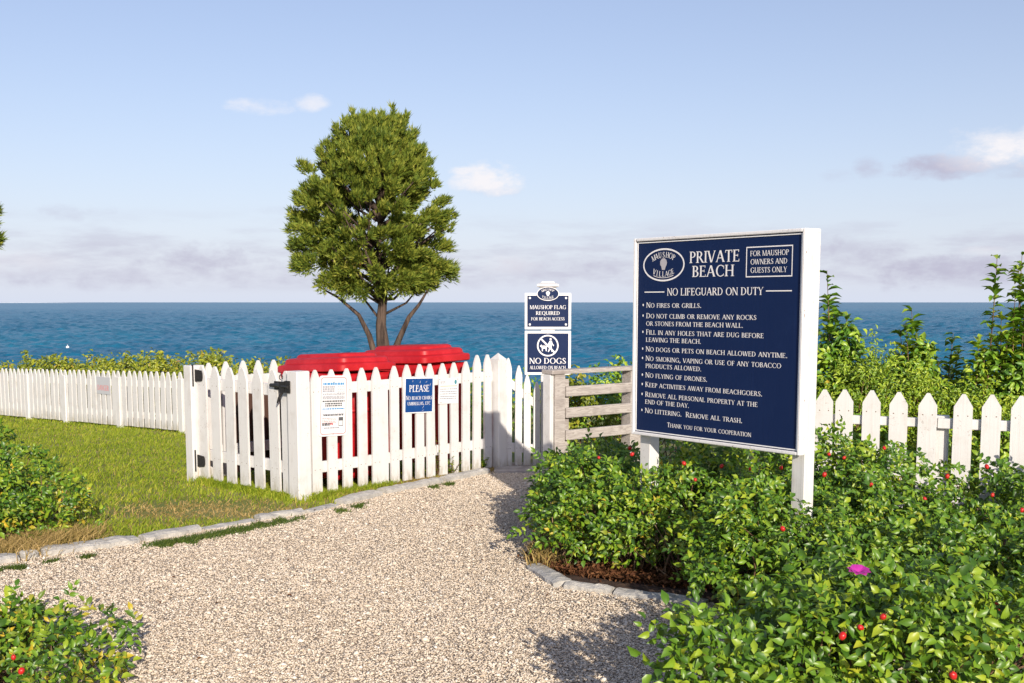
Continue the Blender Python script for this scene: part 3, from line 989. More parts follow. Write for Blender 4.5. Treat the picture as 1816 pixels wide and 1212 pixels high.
def build_rail_fence():
    for x in (0.0, 1.03, WL - .1):
        p = MB(); p.box(x - .065, x + .065, -.07, .07, -.2, .955, 0, .006); p.build('post', M['wood'], wd_root)
        p = MB(); p.box(x + .069, x + .15, -.03, .05, -.2, .90, 0, .005); p.build('post', M['wood'], wd_root)
    for z in (.305, .525, .735):
        r = MB(); r.box(.075, WL, -.075, -.033, z, z + .098, 0, .006); r.build('rail', M['wood'], wd_root)
    c = MB(); c.box(-.12, WL, -.085, .075, .957, .998, 0, .006); c.build('cap_rail', M['wood'], wd_root)
    w = MB(); w.box(-.115, -.069, -.05, .06, -.1, .955, 0, .005); w.build('end_board', M['white'], wd_root)


build_rail_fence()

sill = MB(); a_, b_ = at(876, 838), at(1000, 838)
sill.box(0, (b_ - a_).length, -.22, .10, -.05, .035, 0, .01)
so = sill.build('timber_step', M['wood']); so.location = a_ + Vector((0, .12, 0)); so.rotation_euler = (0, 0, math.atan2(b_.y - a_.y, b_.x - a_.x))
tag(so, 'weathered timber step lying on the path under the beach gate', 'step')

# --- long fence at the back of the lawn
LA = at_ground(-70, 731); LB = at_ground(430, 787)
LA2 = at_ground(-70, 733); LB2 = at_ground(338, 770)
dirl = (LB2 - LA2)
LB = LA2 + dirl * 1.22
lf_root, LL, LZ = run_root('picket_fence', LA2, LB)
tag(lf_root, 'long white picket fence at the far lawn edge below the yellow hedge', 'fence')


def build_left_fence():
    h0 = .86; p = LA2.lerp(LB, 1 / 1.22)
    print('LEFT', LA2, LB, 'length', LL)
    n_ = 62; pitch = LL / n_
    me = picket_mesh(pitch * .71, h0, 'round')
    for k in range(n_):
        x = (k + .5) * pitch
        place_picket(lf_root, me, x, x / LL * LZ + .04)
    for z in (.66, .17):
        r = MB(); r.prism([(0, z), (LL, z + LZ), (LL, z + LZ + .10), (0, z + .10)], .003, .045); r.build('rail', M['white'], lf_root)
    for t in (0.02, .165, .30, .44, .62, .80, .985):
        x = t * LL; z = t * LZ
        q = MB(); q.box(x - .06, x + .06, -.04, .11, z - .25, z + .80, 0, .006); q.build('post', M['white'], lf_root)


build_left_fence()

# --- fence at the right, behind the roses
RA = atd(1395, 690, 7.95); RB = atd(1905, 703, 7.20)
zt = (RA.z + RB.z) / 2; RTOP = zt
RA.z = RB.z = 0
rf_root, RL, _ = run_root('picket_fence', RA, RB)
tag(rf_root, 'white picket fence with plain pointed tops, right of the big notice board', 'fence')


def build_right_fence():
    n = Vector((RB.y - RA.y, -(RB.x - RA.x), 0)).normalized(); u = Vector((RB.x - RA.x, RB.y - RA.y, 0)).normalized()
    px = [1401, 1430, 1463, 1499, 1546, 1594.5, 1645, 1708, 1759, 1812, 1866]
    def X(a, b=740): return (on_plane(a, b, RA, n) - RA).dot(u)
    h = RTOP - .05
    me = picket_mesh(.118, h, 'point', (h - .145, .2))
    for a in px:
        o = place_picket(rf_root, me, X(a), .05)
    r = MB(); r.box(0, X(1662), .003, .045, h - .185, h - .125, 0, .004); r.build('rail', M['white'], rf_root)
    r = MB(); r.box(X(1662) + .003, RL, .003, .045, h - .19, h - .122, 0, .004); r.build('rail', M['white'], rf_root)
    r = MB(); r.box(0, RL, .003, .045, .16, .25, 0, .004); r.build('rail', M['white'], rf_root)
    x = X(1668)
    q = MB(); q.box(x - .06, x + .05, .048, .14, -.2, h - .11, 0, .006); q.build('post', M['white'], rf_root)
    x = X(1420)
    q = MB(); q.box(x - .06, x + .05, .048, .14, -.2, h - .11, 0, .006); q.build('post', M['white'], rf_root)
    # little dark scratched mark on one picket
    s = MB(); x = X(1499); z = h - .10
    s.flat([[(x - .03, z), (x - .005, z + .012), (x - .004, z + .02), (x - .03, z + .008)], [(x + .0, z - .006), (x + .035, z - .018), (x + .038, z - .008), (x + .004, z + .006)], [(x - .02, z + .016), (x - .012, z + .016), (x + .008, z - .02), (x + .0, z - .022)], [(x + .02, z + .008), (x + .027, z + .01), (x + .04, z - .03), (x + .032, z - .03)]], -.0235)
    s.build('mark', M['ink'], rf_root)


build_right_fence()


# ================================================================== CARTS
def rrect(hx, hy, r, z, cx=0, cy=0, n=5, tilt=0.0):
    out = []
    for sx, sy, a0 in ((1, -1, -90), (1, 1, 0), (-1, 1, 90), (-1, -1, 180)):
        for k in range(n):
            a = math.radians(a0 + 90 * k / (n - 1))
            x, y = cx + sx * (hx - r) + r * math.cos(a), cy + sy * (hy - r) + r * math.sin(a)
            out.append((x, y, z + tilt * y))
    return out


def build_cart(loc, rz, label, lean):
    root = empty('wheeled_cart', loc, rz)
    tag(root, label, 'trash cart', 'red wheeled carts inside the picket enclosure')
    b = MB()
    b.loft([rrect(.29, .36, .06, .06), rrect(.30, .38, .06, .10), rrect(.315, .435, .06, .92, 0, .02), rrect(.320, .44, .06, .95, 0, .02), rrect(.320, .44, .06, 1.00, 0, .02)])
    for s in (-1, 1):                                   # moulded ribs on the front
        b.box(s * .13 - .02, s * .13 + .02, -.415, -.31, .55, .88, 0, .006)
    b.box(-.18, .18, -.425, -.34, .66, .69, 0, .006)
    b.build('body', M['red'], root, True)
    l = MB(); t = -.055
    l.loft([rrect(.325, .475, .07, 1.00, 0, .02, tilt=t), rrect(.335, .485, .07, 1.008, 0, .02, tilt=t), rrect(.335, .485, .07, 1.055, 0, .02, tilt=t), rrect(.325, .475, .07, 1.068, 0, .02, tilt=t),
            rrect(.300, .450, .07, 1.072, 0, .02, tilt=t), rrect(.288, .438, .07, 1.082, 0, .02, tilt=t), rrect(.282, .430, .07, 1.115, 0, .02, tilt=t), rrect(.265, .41, .07, 1.128, 0, .02, tilt=t),
            rrect(.215, .36, .07, 1.132, 0, .02, tilt=t), rrect(.205, .35, .07, 1.155, 0, .02, tilt=t), rrect(.185, .33, .07, 1.166, 0, .02, tilt=t)])
    lo = l.build('lid', M['red'], root, True); lo.rotation_euler = lean
    for o in (lo,):
        md = o.modifiers.new('edge', 'EDGE_SPLIT'); md.split_angle = math.radians(38)
    h = MB(); h.tube([(-.24, .50, 1.0), (-.24, .545, 1.02), (.24, .545, 1.02), (.24, .50, 1.0)], [.016] * 4, 8); h.build('handle', M['red'], lo if False else root, True)
    for s in (-1, 1):
        w = MB(); w.tube([(s * .29, .40, .13), (s * .345, .40, .13)], [.13, .13], 18); w.build('wheel', M['black'], root)
    w = MB(); w.tube([(-.29, .40, .13), (.29, .40, .13)], [.012, .012], 6); w.build('axle', M['black'], root)
    return root


def carts():
    nP = Vector((-uP.y, uP.x, 0))                        # into the enclosure
    rz = math.atan2(uP.y, uP.x)
    # front left lid corners at 607 and 747 px in the photo
    for (u, v, lab, lean) in ((604, 650, 'red wheeled trash cart nearest the gate latch, behind the white information plate', (.0, .012, 0)), (749, 640, 'red wheeled trash cart behind the blue notice, the further right of the two', (.02, -.02, .03))):
        t = 0.10; q = on_plane(u, v, C_ + nP * t, nP)
        s = (q - C_).dot(uP)
        c = C_ + uP * (s + .33) + nP * (t + .46)
        c.z = gz(c.x, c.y) + (.02 if s < 1.2 else .09)
        print('cart', s, (q - C_).dot(nP))
        build_cart(c, rz, lab, lean)


carts()


# ================================================================== SIGNS
def sign_root(name, loc, rz, label, cat='sign'):
    return tag(empty(name, loc, rz), label, cat)


def build_board():
    yL, yR = 7.07, 6.05
    TL, BLc = atd(1127, 421, yL), atd(1130, 765, yL); TR, BR = atd(1437, 408.5, yR), atd(1423, 813, yR)
    x0 = (TL.x + BLc.x) / 2; x1 = (TR.x + BR.x) / 2
    zt = (TL.z + TR.z) / 2; zb = (BLc.z + BR.z) / 2
    A = Vector((x0, yL, 0)); B = Vector((x1, yR, 0)); d = B - A
    Wb = math.hypot(d.x, d.y); H = zt - zb
    print('BOARD W', Wb, 'H', H, 'z', zb, zt, 'L', TL.z, BLc.z, 'R', TR.z, BR.z)
    r = sign_root('notice_board', A, math.atan2(d.y, d.x), 'big navy beach rules board with white frame on two white posts')
    fw = .019
    # board and frame
    b = MB(); b.box(fw * .5, Wb - fw * .5, -.02, .0, zb + fw * .5, zt - fw * .5); b.build('board', M['navy'], r)
    f = MB()
    for (xa, xb, za, zb_) in ((0, fw, zb, zt), (Wb - fw, Wb, zb, zt), (fw, Wb - fw, zb, zb + fw), (fw, Wb - fw, zt - fw, zt)):
        f.box(xa, xb, -.035, .012, za, zb_, 0, .004)
    f.build('frame', M['frame'], r)
    f = MB(); g0 = fw + .006; gw = .006
    for (xa, xb, za, zb_) in ((g0, g0 + gw, zb + g0, zt - g0), (Wb - g0 - gw, Wb - g0, zb + g0, zt - g0), (g0 + gw, Wb - g0 - gw, zb + g0, zb + g0 + gw), (g0 + gw, Wb - g0 - gw, zt - g0 - gw, zt - g0)):
        f.box(xa, xb, -.0245, -.0205, za, zb_)
    f.build('bead', M['white_clean'], r)
    bb = MB(); bb.box(.012, Wb - .012, .015, .030, zb + .008, zt - .008); bb.build('back_board', M['frame'], r)
    for x in (.055, Wb - .057):
        p = MB(); p.box(x - .045, x + .045, .033, .118, -.25, zt + .003, 0, .005); p.build('post', M['white'], r)
    # inner layout coordinates
    iw, ih = Wb - 2 * fw, H - 2 * fw
    ux = lambda u: fw + u * iw
    vz = lambda v: zt - fw - v * ih
    Y = -.0216
    def line(s, u0, u1, v, h, align='l', small=.82):
        mb = MB(); mb.flat(text(s, h, small, (u1 - u0) * iw, ux(u0), vz(v) - h / 2), Y); mb.build('lettering', M['letter'], r)
    line('PRIVATE', .349, .655, .093, .066)
    line('BEACH', .367, .624, .163, .064)
    e = MB(); cx, cz = ux(.182), vz(.125); rx, rz = .137 * iw, .084 * ih
    e.flat(emblem_polys(cx, cz, rx, rz, .098), Y)
    eo = e.build('emblem', M['letter'], r)
    s_ = MB(); s_.flat([shell_poly(cx, cz + .002, .095)], Y - .0006); s_.build('shell', M['shell_grey'], eo)
    bx = MB(); u0, u1, v0, v1, t = .690, .945, .055, .198, .006
    X0, X1, Z0, Z1 = ux(u0), ux(u1), vz(v1), vz(v0)
    bx.flat([rect(X0, X1, Z0, Z0 + t), rect(X0, X1, Z1 - t, Z1), rect(X0, X0 + t, Z0 + t, Z1 - t), rect(X1 - t, X1, Z0 + t, Z1 - t)], Y); bx.build('box_outline', M['letter'], r)
    line('FOR MAUSHOP', .712, .925, .087, .029)
    line('OWNERS AND', .715, .918, .126, .029)
    line('GUESTS ONLY', .716, .917, .165, .029)
    line('NO LIFEGUARD ON DUTY', .208, .792, .263, .043)
    for a, b in ((.056, .19), (.805, .945)):
        dl = MB(); dl.flat([rect(ux(a), ux(b), vz(.263) - .003, vz(.263) + .003)], Y); dl.build('rule_line', M['letter'], r)
    bl = [('No fires or grills.', .43, .330, 1), ('Do not climb or remove any rocks', .757, .385, 1), ('OR STONES FROM THE BEACH WALL.', .682, .426, 0),
          ('Fill in any holes that are dug before', .80, .470, 1), ('LEAVING THE BEACH.', .432, .510, 0), ('No dogs or pets on beach allowed anytime.', .932, .558, 1),
          ('No smoking, vaping or use of any tobacco', .90, .607, 1), ('PRODUCTS ALLOWED.', .437, .647, 0), ('No flying of drones.', .475, .695, 1),
          ('Keep activities away from beachgoers.', .80, .745, 1), ('Remove all personal property at the', .775, .797, 1), ('END OF THE DAY.', .364, .836, 0), ('No littering.  Remove all trash.', .69, .882, 1)]
    for s, u1, v, dot in bl:
        h = .0315 if dot else .0265
        line(s, .069, u1, v, h, small=.84)
        if dot:
            m = MB(); m.flat([disc2d(ux(.048), vz(v), .0055, .0075, 12)], Y); m.build('bullet', M['letter'], r)
    line('Thank you for your cooperation', .222, .742, .945, .029)
    return r


build_board()


def dog_sign_polys(cx, cz, k):
    p = ring2d(cx, cz, k, k, k * .13, 40)
    c = k * .91; w = k * .075; q = math.sqrt(.5)
    p.append([(cx - c * q - w * q, cz + c * q - w * q), (cx + c * q - w * q, cz - c * q - w * q), (cx + c * q + w * q, cz - c * q + w * q), (cx - c * q + w * q, cz + c * q + w * q)])
    T = lambda pts: [(cx + x * k, cz + y * k) for x, y in pts]
    p.append(T(disc_pts(.26, .60, .10)))
    p.append(T([(.18, .46), (.36, .46), (.44, .20), (.58, .02), (.52, -.06), (.37, .12), (.36, -.14), (.46, -.58), (.36, -.58), (.26, -.24), (.10, -.58), (0, -.58), (.16, -.12), (.16, .14), (.04, .04), (-.02, .10)]))
    p.append(T([(-.70, -.02), (-.60, .12), (-.55, .02), (-.44, -.08), (-.12, -.06), (-.02, .04), (.02, 0), (-.08, -.16), (-.10, -.52), (-.18, -.52), (-.22, -.28), (-.44, -.28), (-.46, -.52), (-.54, -.52), (-.56, -.20), (-.62, -.12), (-.72, -.10)]))
    p.append(T([(-.52, .0), (.05, .11), (.05, .07), (-.52, -.04)]))
    return p


def disc_pts(x, y, r, n=14): return [(x + r * math.cos(2 * PI * i / n), y + r * math.sin(2 * PI * i / n)) for i in range(n)]


def plate(root, w, h, z, m_face, m_edge, fr, y=0.0, th=.012):
    b = MB(); b.box(-w / 2, w / 2, y - th, y, z, z + h, 0, .003); p = b.build('plate', m_edge, root)
    f = MB(); f.flat([rect(-w / 2 + fr, w / 2 - fr, z + fr, z + h - fr)], y - th - .0008); f.build('face', m_face, p)
    return p


def build_small_signs():
    y = 11.45
    c = atd(971.5, 600, y)
    loc = Vector((c.x, y, gz(c.x, y)))
    px2m = lambda v: atd(971, v, y).z - loc.z
    r = sign_root('sign_post', loc, math.radians(-1.5), 'white capped post behind the weathered fence, carrying two small navy signs', 'post')
    p = MB(); p.box(-.07, .07, 0, .14, -.3, px2m(512), 0, .006); p.build('post', M['white'], r)
    k = MB(); zt = px2m(512)
    k.loft([[(x * s, .07 + yy * s, zt + z) for x, yy in ((-1, -1), (1, -1), (1, 1), (-1, 1))] for s, z in ((.078, .001), (.082, .012), (.110, .020), (.110, .042), (.085, .052), (.070, .058), (.060, .072))])
    k.build('post_cap', M['white'], r)
    n0 = MB(); n0.box(-.082, .082, -.005, .15, zt - .03, zt - .004, 0, .004); n0.build('neck_moulding', M['white'], r)
    w = (atd(1012, 600, y) - atd(930, 600, y)).x
    # upper sign with the oval emblem
    s1 = sign_root('flag_sign', loc + Vector((0, -.004, 0)), math.radians(-1.5), 'navy sign with an oval emblem, upper one on the white capped post')
    z0, z1 = px2m(584.5), px2m(520)
    pl = plate(s1, w, z1 - z0, z0, M['navy'], M['white_clean'], .026)
    for sx in (-1, 1):
        for zz in (z0 + .05, z1 - .05):
            b = MB(); b.flat([disc2d(sx * (w / 2 - .052), zz, .011, .011, 10)], -.0145); b.build('bolt', M['white_clean'], s1)
    def ln(root, s, z, h, wd, small=.85):
        m = MB(); m.flat(text(s, h, small, wd, 0, z, 'c'), -.0140); m.build('lettering', M['letter'], root)
    H = z1 - z0
    ln(s1, 'MAUSHOP FLAG', z0 + H * .56, .038, w * .78)
    ln(s1, 'REQUIRED', z0 + H * .40, .036, w * .52)
    ln(s1, 'FOR BEACH ACCESS', z0 + H * .25, .030, w * .72)
    ev = MB(); ec = z1 - .008; ov = disc2d(0, ec, .110, .068, 36)
    ev.prism(ov, -.022, -.0135); eo = ev.build('emblem', M['navy'], s1)
    m = MB(); m.flat(emblem_polys(0, ec, .112, .070, .066), -.0226); m.build('emblem_marks', M['letter'], eo)
    m = MB(); m.flat([shell_poly(0, ec, .066)], -.0232); m.build('shell', M['letter'], eo)
    s2 = sign_root('no_dogs_sign', loc + Vector((0, -.004, 0)), math.radians(-1.5), 'navy sign with a crossed out dog walker, lower on the white capped post')
    z0, z1 = px2m(665), px2m(587)
    plate(s2, w, z1 - z0, z0, M['navy'], M['white_clean'], .026)
    H = z1 - z0
    m = MB(); m.flat(dog_sign_polys(0, z0 + H * .665, H * .245), -.0140); m.build('pictogram', M['letter'], s2)
    ln(s2, 'NO DOGS', z0 + H * .255, H * .13, w * .80)
    ln(s2, 'ALLOWED ON BEACH', z0 + H * .13, H * .075, w * .78)
    b = MB(); b.flat([disc2d(0, z1 - .02, .008, .008, 10)], -.0145); b.build('bolt', M['white_clean'], s2)


build_small_signs()


def words_row(x0, x1, z, h, rnd):
    """a row of word-length dashes standing for print too small to read"""
    out = []; x = x0
    while x < x1 - .004:
        w = min(rnd.uniform(.008, .026), x1 - x)
        out.append(rect(x, x + w, z, z + h)); x += w + rnd.uniform(.003, .006)
    return out


def build_fence_notices():
    rz = math.atan2(uP.y, uP.x)
    rnd = random.Random(4)
    n = Vector((uP.y, -uP.x, 0))
    def P(u, v): return on_panel_front(u, v, .024)
    def dims(tl, tr, bl, br):
        a, b, c, d = P(*tl), P(*tr), P(*bl), P(*br)
        w = (((b - a).dot(uP)) + ((d - c).dot(uP))) / 2; h = ((a.z - c.z) + (b.z - d.z)) / 2
        tilt = math.atan2(((a + b) / 2 - (c + d) / 2).dot(uP), h)
        return (c + d) / 2, w, h, tilt
    # tall white information plate
    loc, w, h, tilt = dims((570, 667), (620, 665), (564, 776), (615, 771))
    print('plate', w, h, tilt)
    r = sign_root('information_plate', loc, rz, 'tall white printed plate with a thin red border, fixed beside the gate'); r.rotation_euler = (0, tilt * .5, rz)
    rr = .03
    def rounded(i, rad): return [(x, z) for x, z, _ in rrect(w / 2 - i, h / 2 - i, rad, 0, 0, h / 2)]
    b = MB(); b.prism(rounded(0, rr), -.006, 0); b.build('plate', M['plate'], r)
    o, i_ = rounded(.016, rr * .8), rounded(.021, rr * .7); k = len(o)
    m = MB(); m.flat([[o[j], o[(j + 1) % k], i_[(j + 1) % k], i_[j]] for j in range(k)], -.0068); m.build('border', M['red_ink'], r)
    for zz in (h - .055, .018):
        m = MB(); m.flat([disc2d(0, zz, .006, .006, 8)], -.0068); m.build('bolt', M['ink'], r)
    X0, X1 = -w / 2 + .035, w / 2 - .035
    T = lambda t: h * (1 - t)
    m = MB(); m.flat(words_row(X0 + .005, X1, T(.155), .020, rnd), -.0068); m.build('print', M['blue_ink'], r)
    m = MB()
    for t in (.20, .235, .27): m.flat(words_row(X0, X0 + (X1 - X0) * .55, T(t), .014, rnd), -.0068)
    for t in (.305, .32, .345, .36, .375, .39, .64): m.flat(words_row(X0, X1, T(t), .006, rnd), -.0068)
    for t in (.19, .215, .24, .265, .29): m.flat(words_row(X0 + (X1 - X0) * .66, X1, T(t), .005, rnd), -.0068)
    m.build('print', M['grey_ink'], r)
    m = MB()
    for t, a, c in ((.435, .0, 1), (.475, .12, .88), (.51, .12, .88), (.665, .05, .95), (.80, 0, .42), (.825, 0, .35)): m.flat(words_row(X0 + (X1 - X0) * a, X0 + (X1 - X0) * c, T(t), .013, rnd), -.0068)
    m.build('print', M['ink'], r)
    m = MB(); m.flat(words_row(X0, X1, T(.56), .012, rnd), -.0068); m.build('print', M['blue_ink'], r)
    m = MB()
    for t in (.71, .735, .76, .785): m.flat(words_row(X0, X0 + (X1 - X0) * .62, T(t), .005, rnd), -.0068)
    m.flat(words_row(X0 + .085, X0 + .125, T(.82), .022, rnd), -.0068)
    m.build('print', M['pale_red_ink'], r)
    m = MB(); a, c, zb, zt = X0 + (X1 - X0) * .74, X1 - .012, T(.84), T(.69)
    m.flat([rect(a, c, zt - .03, zt), rect(a, a + .006, zb, zt - .031), rect(c - .006, c, zb, zt - .031), rect(a + .007, c - .007, zb, zb + .006)], -.0068); m.build('phone_outline', M['ink'], r)
    m = MB(); m.flat(words_row(X0 + .02, X1 - .05, T(.875), .012, rnd), -.0068); m.build('print', M['grey_ink'], r)
    # blue notice
    loc, w, h, tilt = dims((719, 671), (770, 668), (716, 735), (767, 731))
    print('blue', w, h, tilt)
    r = sign_root('blue_notice', loc, rz, 'bright blue notice asking for no beach chairs, worn edges, on the picket fence'); r.rotation_euler = (0, tilt * .5, rz)
    plate(r, w, h, 0, M['blue'], M['white_clean'], .011, th=.006)
    for s, t, hh, ww in (('PLEASE', .40, .125, .70), ('No beach chairs', .62, .075, .90), ('umbrellas, etc', .77, .070, .80)):
        m = MB(); m.flat(text(s, h * hh * 1.5, .85, w * ww, 0, h * (1 - t), 'c'), -.0080); m.build('lettering', M['letter'], r)
    sc_ = MB(); q = []
    for k in range(9):
        x, z = rnd.uniform(-.42, .42) * w, h * rnd.choice([rnd.uniform(.06, .18), rnd.uniform(.72, .93)])
        a = rnd.uniform(.4, 1.4); l_ = rnd.uniform(.01, .03)
        q.append([(x, z), (x + .003, z), (x + .003 + l_ * math.cos(a), z + l_ * math.sin(a)), (x + l_ * math.cos(a), z + l_ * math.sin(a))])
    sc_.flat(q, -.0078); sc_.build('scratches', M['letter'], r)
    # small printed sheet
    loc, w, h, tilt = dims((779, 672), (814, 669), (777, 718), (812, 714))
    r = sign_root('printed_sheet', loc, rz, 'small white printed sheet pinned to the picket fence right of the blue notice'); r.rotation_euler = (0, tilt * .5, rz)
    b = MB(); b.box(-w / 2, w / 2, -.004, 0, 0, h); b.build('sheet', M['plate'], r)
    X0, X1 = -w / 2 + .02, w / 2 - .02; T = lambda t: h * (1 - t)
    m = MB(); m.flat([rect(X0, X1, T(.33), T(.30))], -.0046); m.build('print', M['tan_ink'], r)
    m = MB()
    for t in (.13, .17, .21): m.flat(words_row(X0, X0 + .07, T(t), .006, rnd), -.0046)
    for t in (.45, .55, .64, .74, .82): m.flat(words_row(X0, X1, T(t), .010, rnd), -.0046)
    m.build('print', M['grey_ink'], r)
    m = MB(); m.flat([disc2d(X1 - .02, T(.16), .016, .022, 14)], -.0046); m.build('print', M['teal_ink'], r)
    for xx, zz in ((X0 - .008, h - .012), (X1 + .008, h - .012), (X0 + .012, .012)):
        m = MB(); m.flat([disc2d(xx, zz, .006, .006, 8)], -.0052); m.build('bolt', M['ink'], r)
    # grey sign with faded red word on the far lawn fence
    d = (LB - LA2); u = Vector((d.x, d.y, 0)).normalized(); nn = Vector((u.y, -u.x, 0))
    def Q(a, b): return on_plane(a, b, LA2 + nn * .024, nn)
    a, b, c = Q(172, 668), Q(196, 669), Q(172, 698)
    w = (b - a).dot(u); h = a.z - c.z
    print('danger', w, h)
    r = sign_root('warning_sign', c + u * (w / 2), math.atan2(u.y, u.x), 'small grey sign with one faded red word on the far lawn fence')
    b = MB(); b.box(-w / 2, w / 2, -.004, 0, 0, h); b.build('plate', M['grey_plate'], r)
    m = MB(); m.flat(text('DANGER', h * .30, 1, w * .84, 0, h * .22, 'c', bold=2), -.0046); m.build('lettering', M['pale_red_ink'], r)


build_fence_notices()


# ================================================================== PLANTS
def rose_leaves(P, D, scale, name, m, parent, nl=(5, 7)):
    """compound leaves: P = start points, D = directions; each with paired leaflets along a stalk"""
    n = len(P)
    N = unit(D * 0.45 + np.array([0.15, -0.54, 0.65]) + RNG.normal(0, .52, (n, 3)))
    A = unit(D + RNG.normal(0, .75, (n, 3)))
    A = unit(A - (A * N).sum(-1, keepdims=True) * N); B = np.cross(A, N)
    Lr = scale * RNG.uniform(.055, .085, n)
    VV, FF, off = [], [], 0
    for t, ang in ((.25, 62), (.25, -62), (.62, 52), (.62, -52), (1.0, 0)):
        a = np.radians(ang + RNG.normal(0, 9, n))[:, None]
        dr = A * np.cos(a) + B * np.sin(a)
        base = P + A * (Lr * t)[:, None] - N * (Lr * t * t * .25)[:, None]
        ll = scale * RNG.uniform(.024, .050, n) * (1.12 if ang == 0 else 1.0)
        nn = unit(N + RNG.normal(0, .22, (n, 3)) - dr * .15)
        V, F = leaf_arrays(base, dr, nn, ll, ll * RNG.uniform(.46, .66, n))
        VV.append(V); FF.append(F + off); off += len(V)
    return tri_mesh(name, np.concatenate(VV), np.concatenate(FF), m, parent)


def simple_leaves(P, D, L, name, m, parent, wr=.5, droop=.3, jit=.6):
    n = len(P)
    N = unit(np.array([.15, -.6, .65]) + RNG.normal(0, .5, (n, 3)) + D * .4)
    A = unit(D + RNG.normal(0, jit, (n, 3)) - np.array([0, 0, droop]))
    ll = L * RNG.uniform(.7, 1.25, n)
    V, F = leaf_arrays(P, A, N, ll, ll * wr * RNG.uniform(.8, 1.2, n))
    return tri_mesh(name, V, F, m, parent)


def blob_points(blobs, dens, clump_r, zmin=.05):
    """clump centres over the ellipsoids, then points round each clump; returns points, outward directions, centres"""
    Ps, Ds, Cs = [], [], []
    for (cx, cy, rx, ry, h) in blobs:
        area = (rx * ry + rx * h + ry * h) * 3.3
        nc = max(6, int(area / (clump_r * clump_r * 3.1)))
        d = randdir(nc * 2); d[:, 2] = np.abs(d[:, 2]) * 1.15 - .30; d = unit(d)
        d = d[:nc]
        zc, rz = h * .42, h * .58
        k = (.55 + .55 * RNG.random(nc) ** .7)[:, None]
        c = np.array([cx, cy, zc]) + d * np.array([rx, ry, rz]) * k
        c[:, 2] = np.maximum(c[:, 2], zmin + .03)
        m = int(dens * area / nc)
        dd = randdir(nc * m).reshape(nc, m, 3)
        dd = unit(dd + d[:, None] * .55 + np.array([0, 0, .2]))
        rad = clump_r * RNG.uniform(.2, 1.0, (nc, m, 1)) * RNG.uniform(.6, 1.4, (nc, 1, 1))
        p = c[:, None] + dd * rad
        Ps.append(p.reshape(-1, 3)); Ds.append(dd.reshape(-1, 3)); Cs.append(c)
    P, D, C = np.concatenate(Ps), np.concatenate(Ds), np.concatenate(Cs)
    k = P[:, 2] > zmin
    return P[k], D[k], C


def twigs(C, base, parent, m, r0=.006, name='stems', every=1):
    mb = MB()
    for c in C[::every]:
        b = base[random.randrange(len(base))]
        p0 = Vector((b[0] + random.uniform(-.12, .12), b[1] + random.uniform(-.12, .12), 0)); p1 = Vector(c)
        p0 = p0.lerp(Vector((c[0], c[1], 0)), .55)
        mid = p0.lerp(p1, .55) + Vector((random.uniform(-.04, .04), random.uniform(-.04, .04), .05))
        mb.tube([p0, mid, p1], [r0, r0 * .8, r0 * .4], 4)
    return mb.build(name, m, parent)


def hip_mesh():
    mb = MB(); prof = [(.0, -.011), (.006, -.010), (.0105, -.004), (.0112, .002), (.008, .008), (.004, .010), (.0, .0105)]
    rings = [[(r * math.cos(2 * PI * j / 9), r * math.sin(2 * PI * j / 9), z) for j in range(9)] for r, z in prof[1:-1]]
    mb.loft(rings)
    for j in range(5):
        a = 2 * PI * j / 5
        mb.add([(.003 * math.cos(a - .6), .003 * math.sin(a - .6), .010), (.003 * math.cos(a + .6), .003 * math.sin(a + .6), .010), (.010 * math.cos(a), .010 * math.sin(a), .022)], [(0, 1, 2)], 1)
    return mb.mesh('rose_hip', [M['hip'], M['twig']], True)


HIP = hip_mesh()


def hit(u, v, blobs, k=1.03):
    """first point where the sight line meets one of the bush's ellipsoids"""
    r = ray(u, v); best = None
    for (cx, cy, rx, ry, h) in blobs:
        c = Vector((cx, cy, h * .42)); s = Vector((rx * k + .10, ry * k + .10, h * .58 * k + .10))
        o = Vector(((0 - c.x) / s.x, (0 - c.y) / s.y, (EYE - c.z) / s.z)); d = Vector((r.x / s.x, r.y / s.y, r.z / s.z))
        A, B, Cc = d.dot(d), 2 * o.dot(d), o.dot(o) - 1
        q = B * B - 4 * A * Cc
        if q < 0: continue
        t = (-B - math.sqrt(q)) / (2 * A)
        if t > 0 and (best is None or t < best): best = t
    return None if best is None else Vector((0, 0, EYE)) + r * best


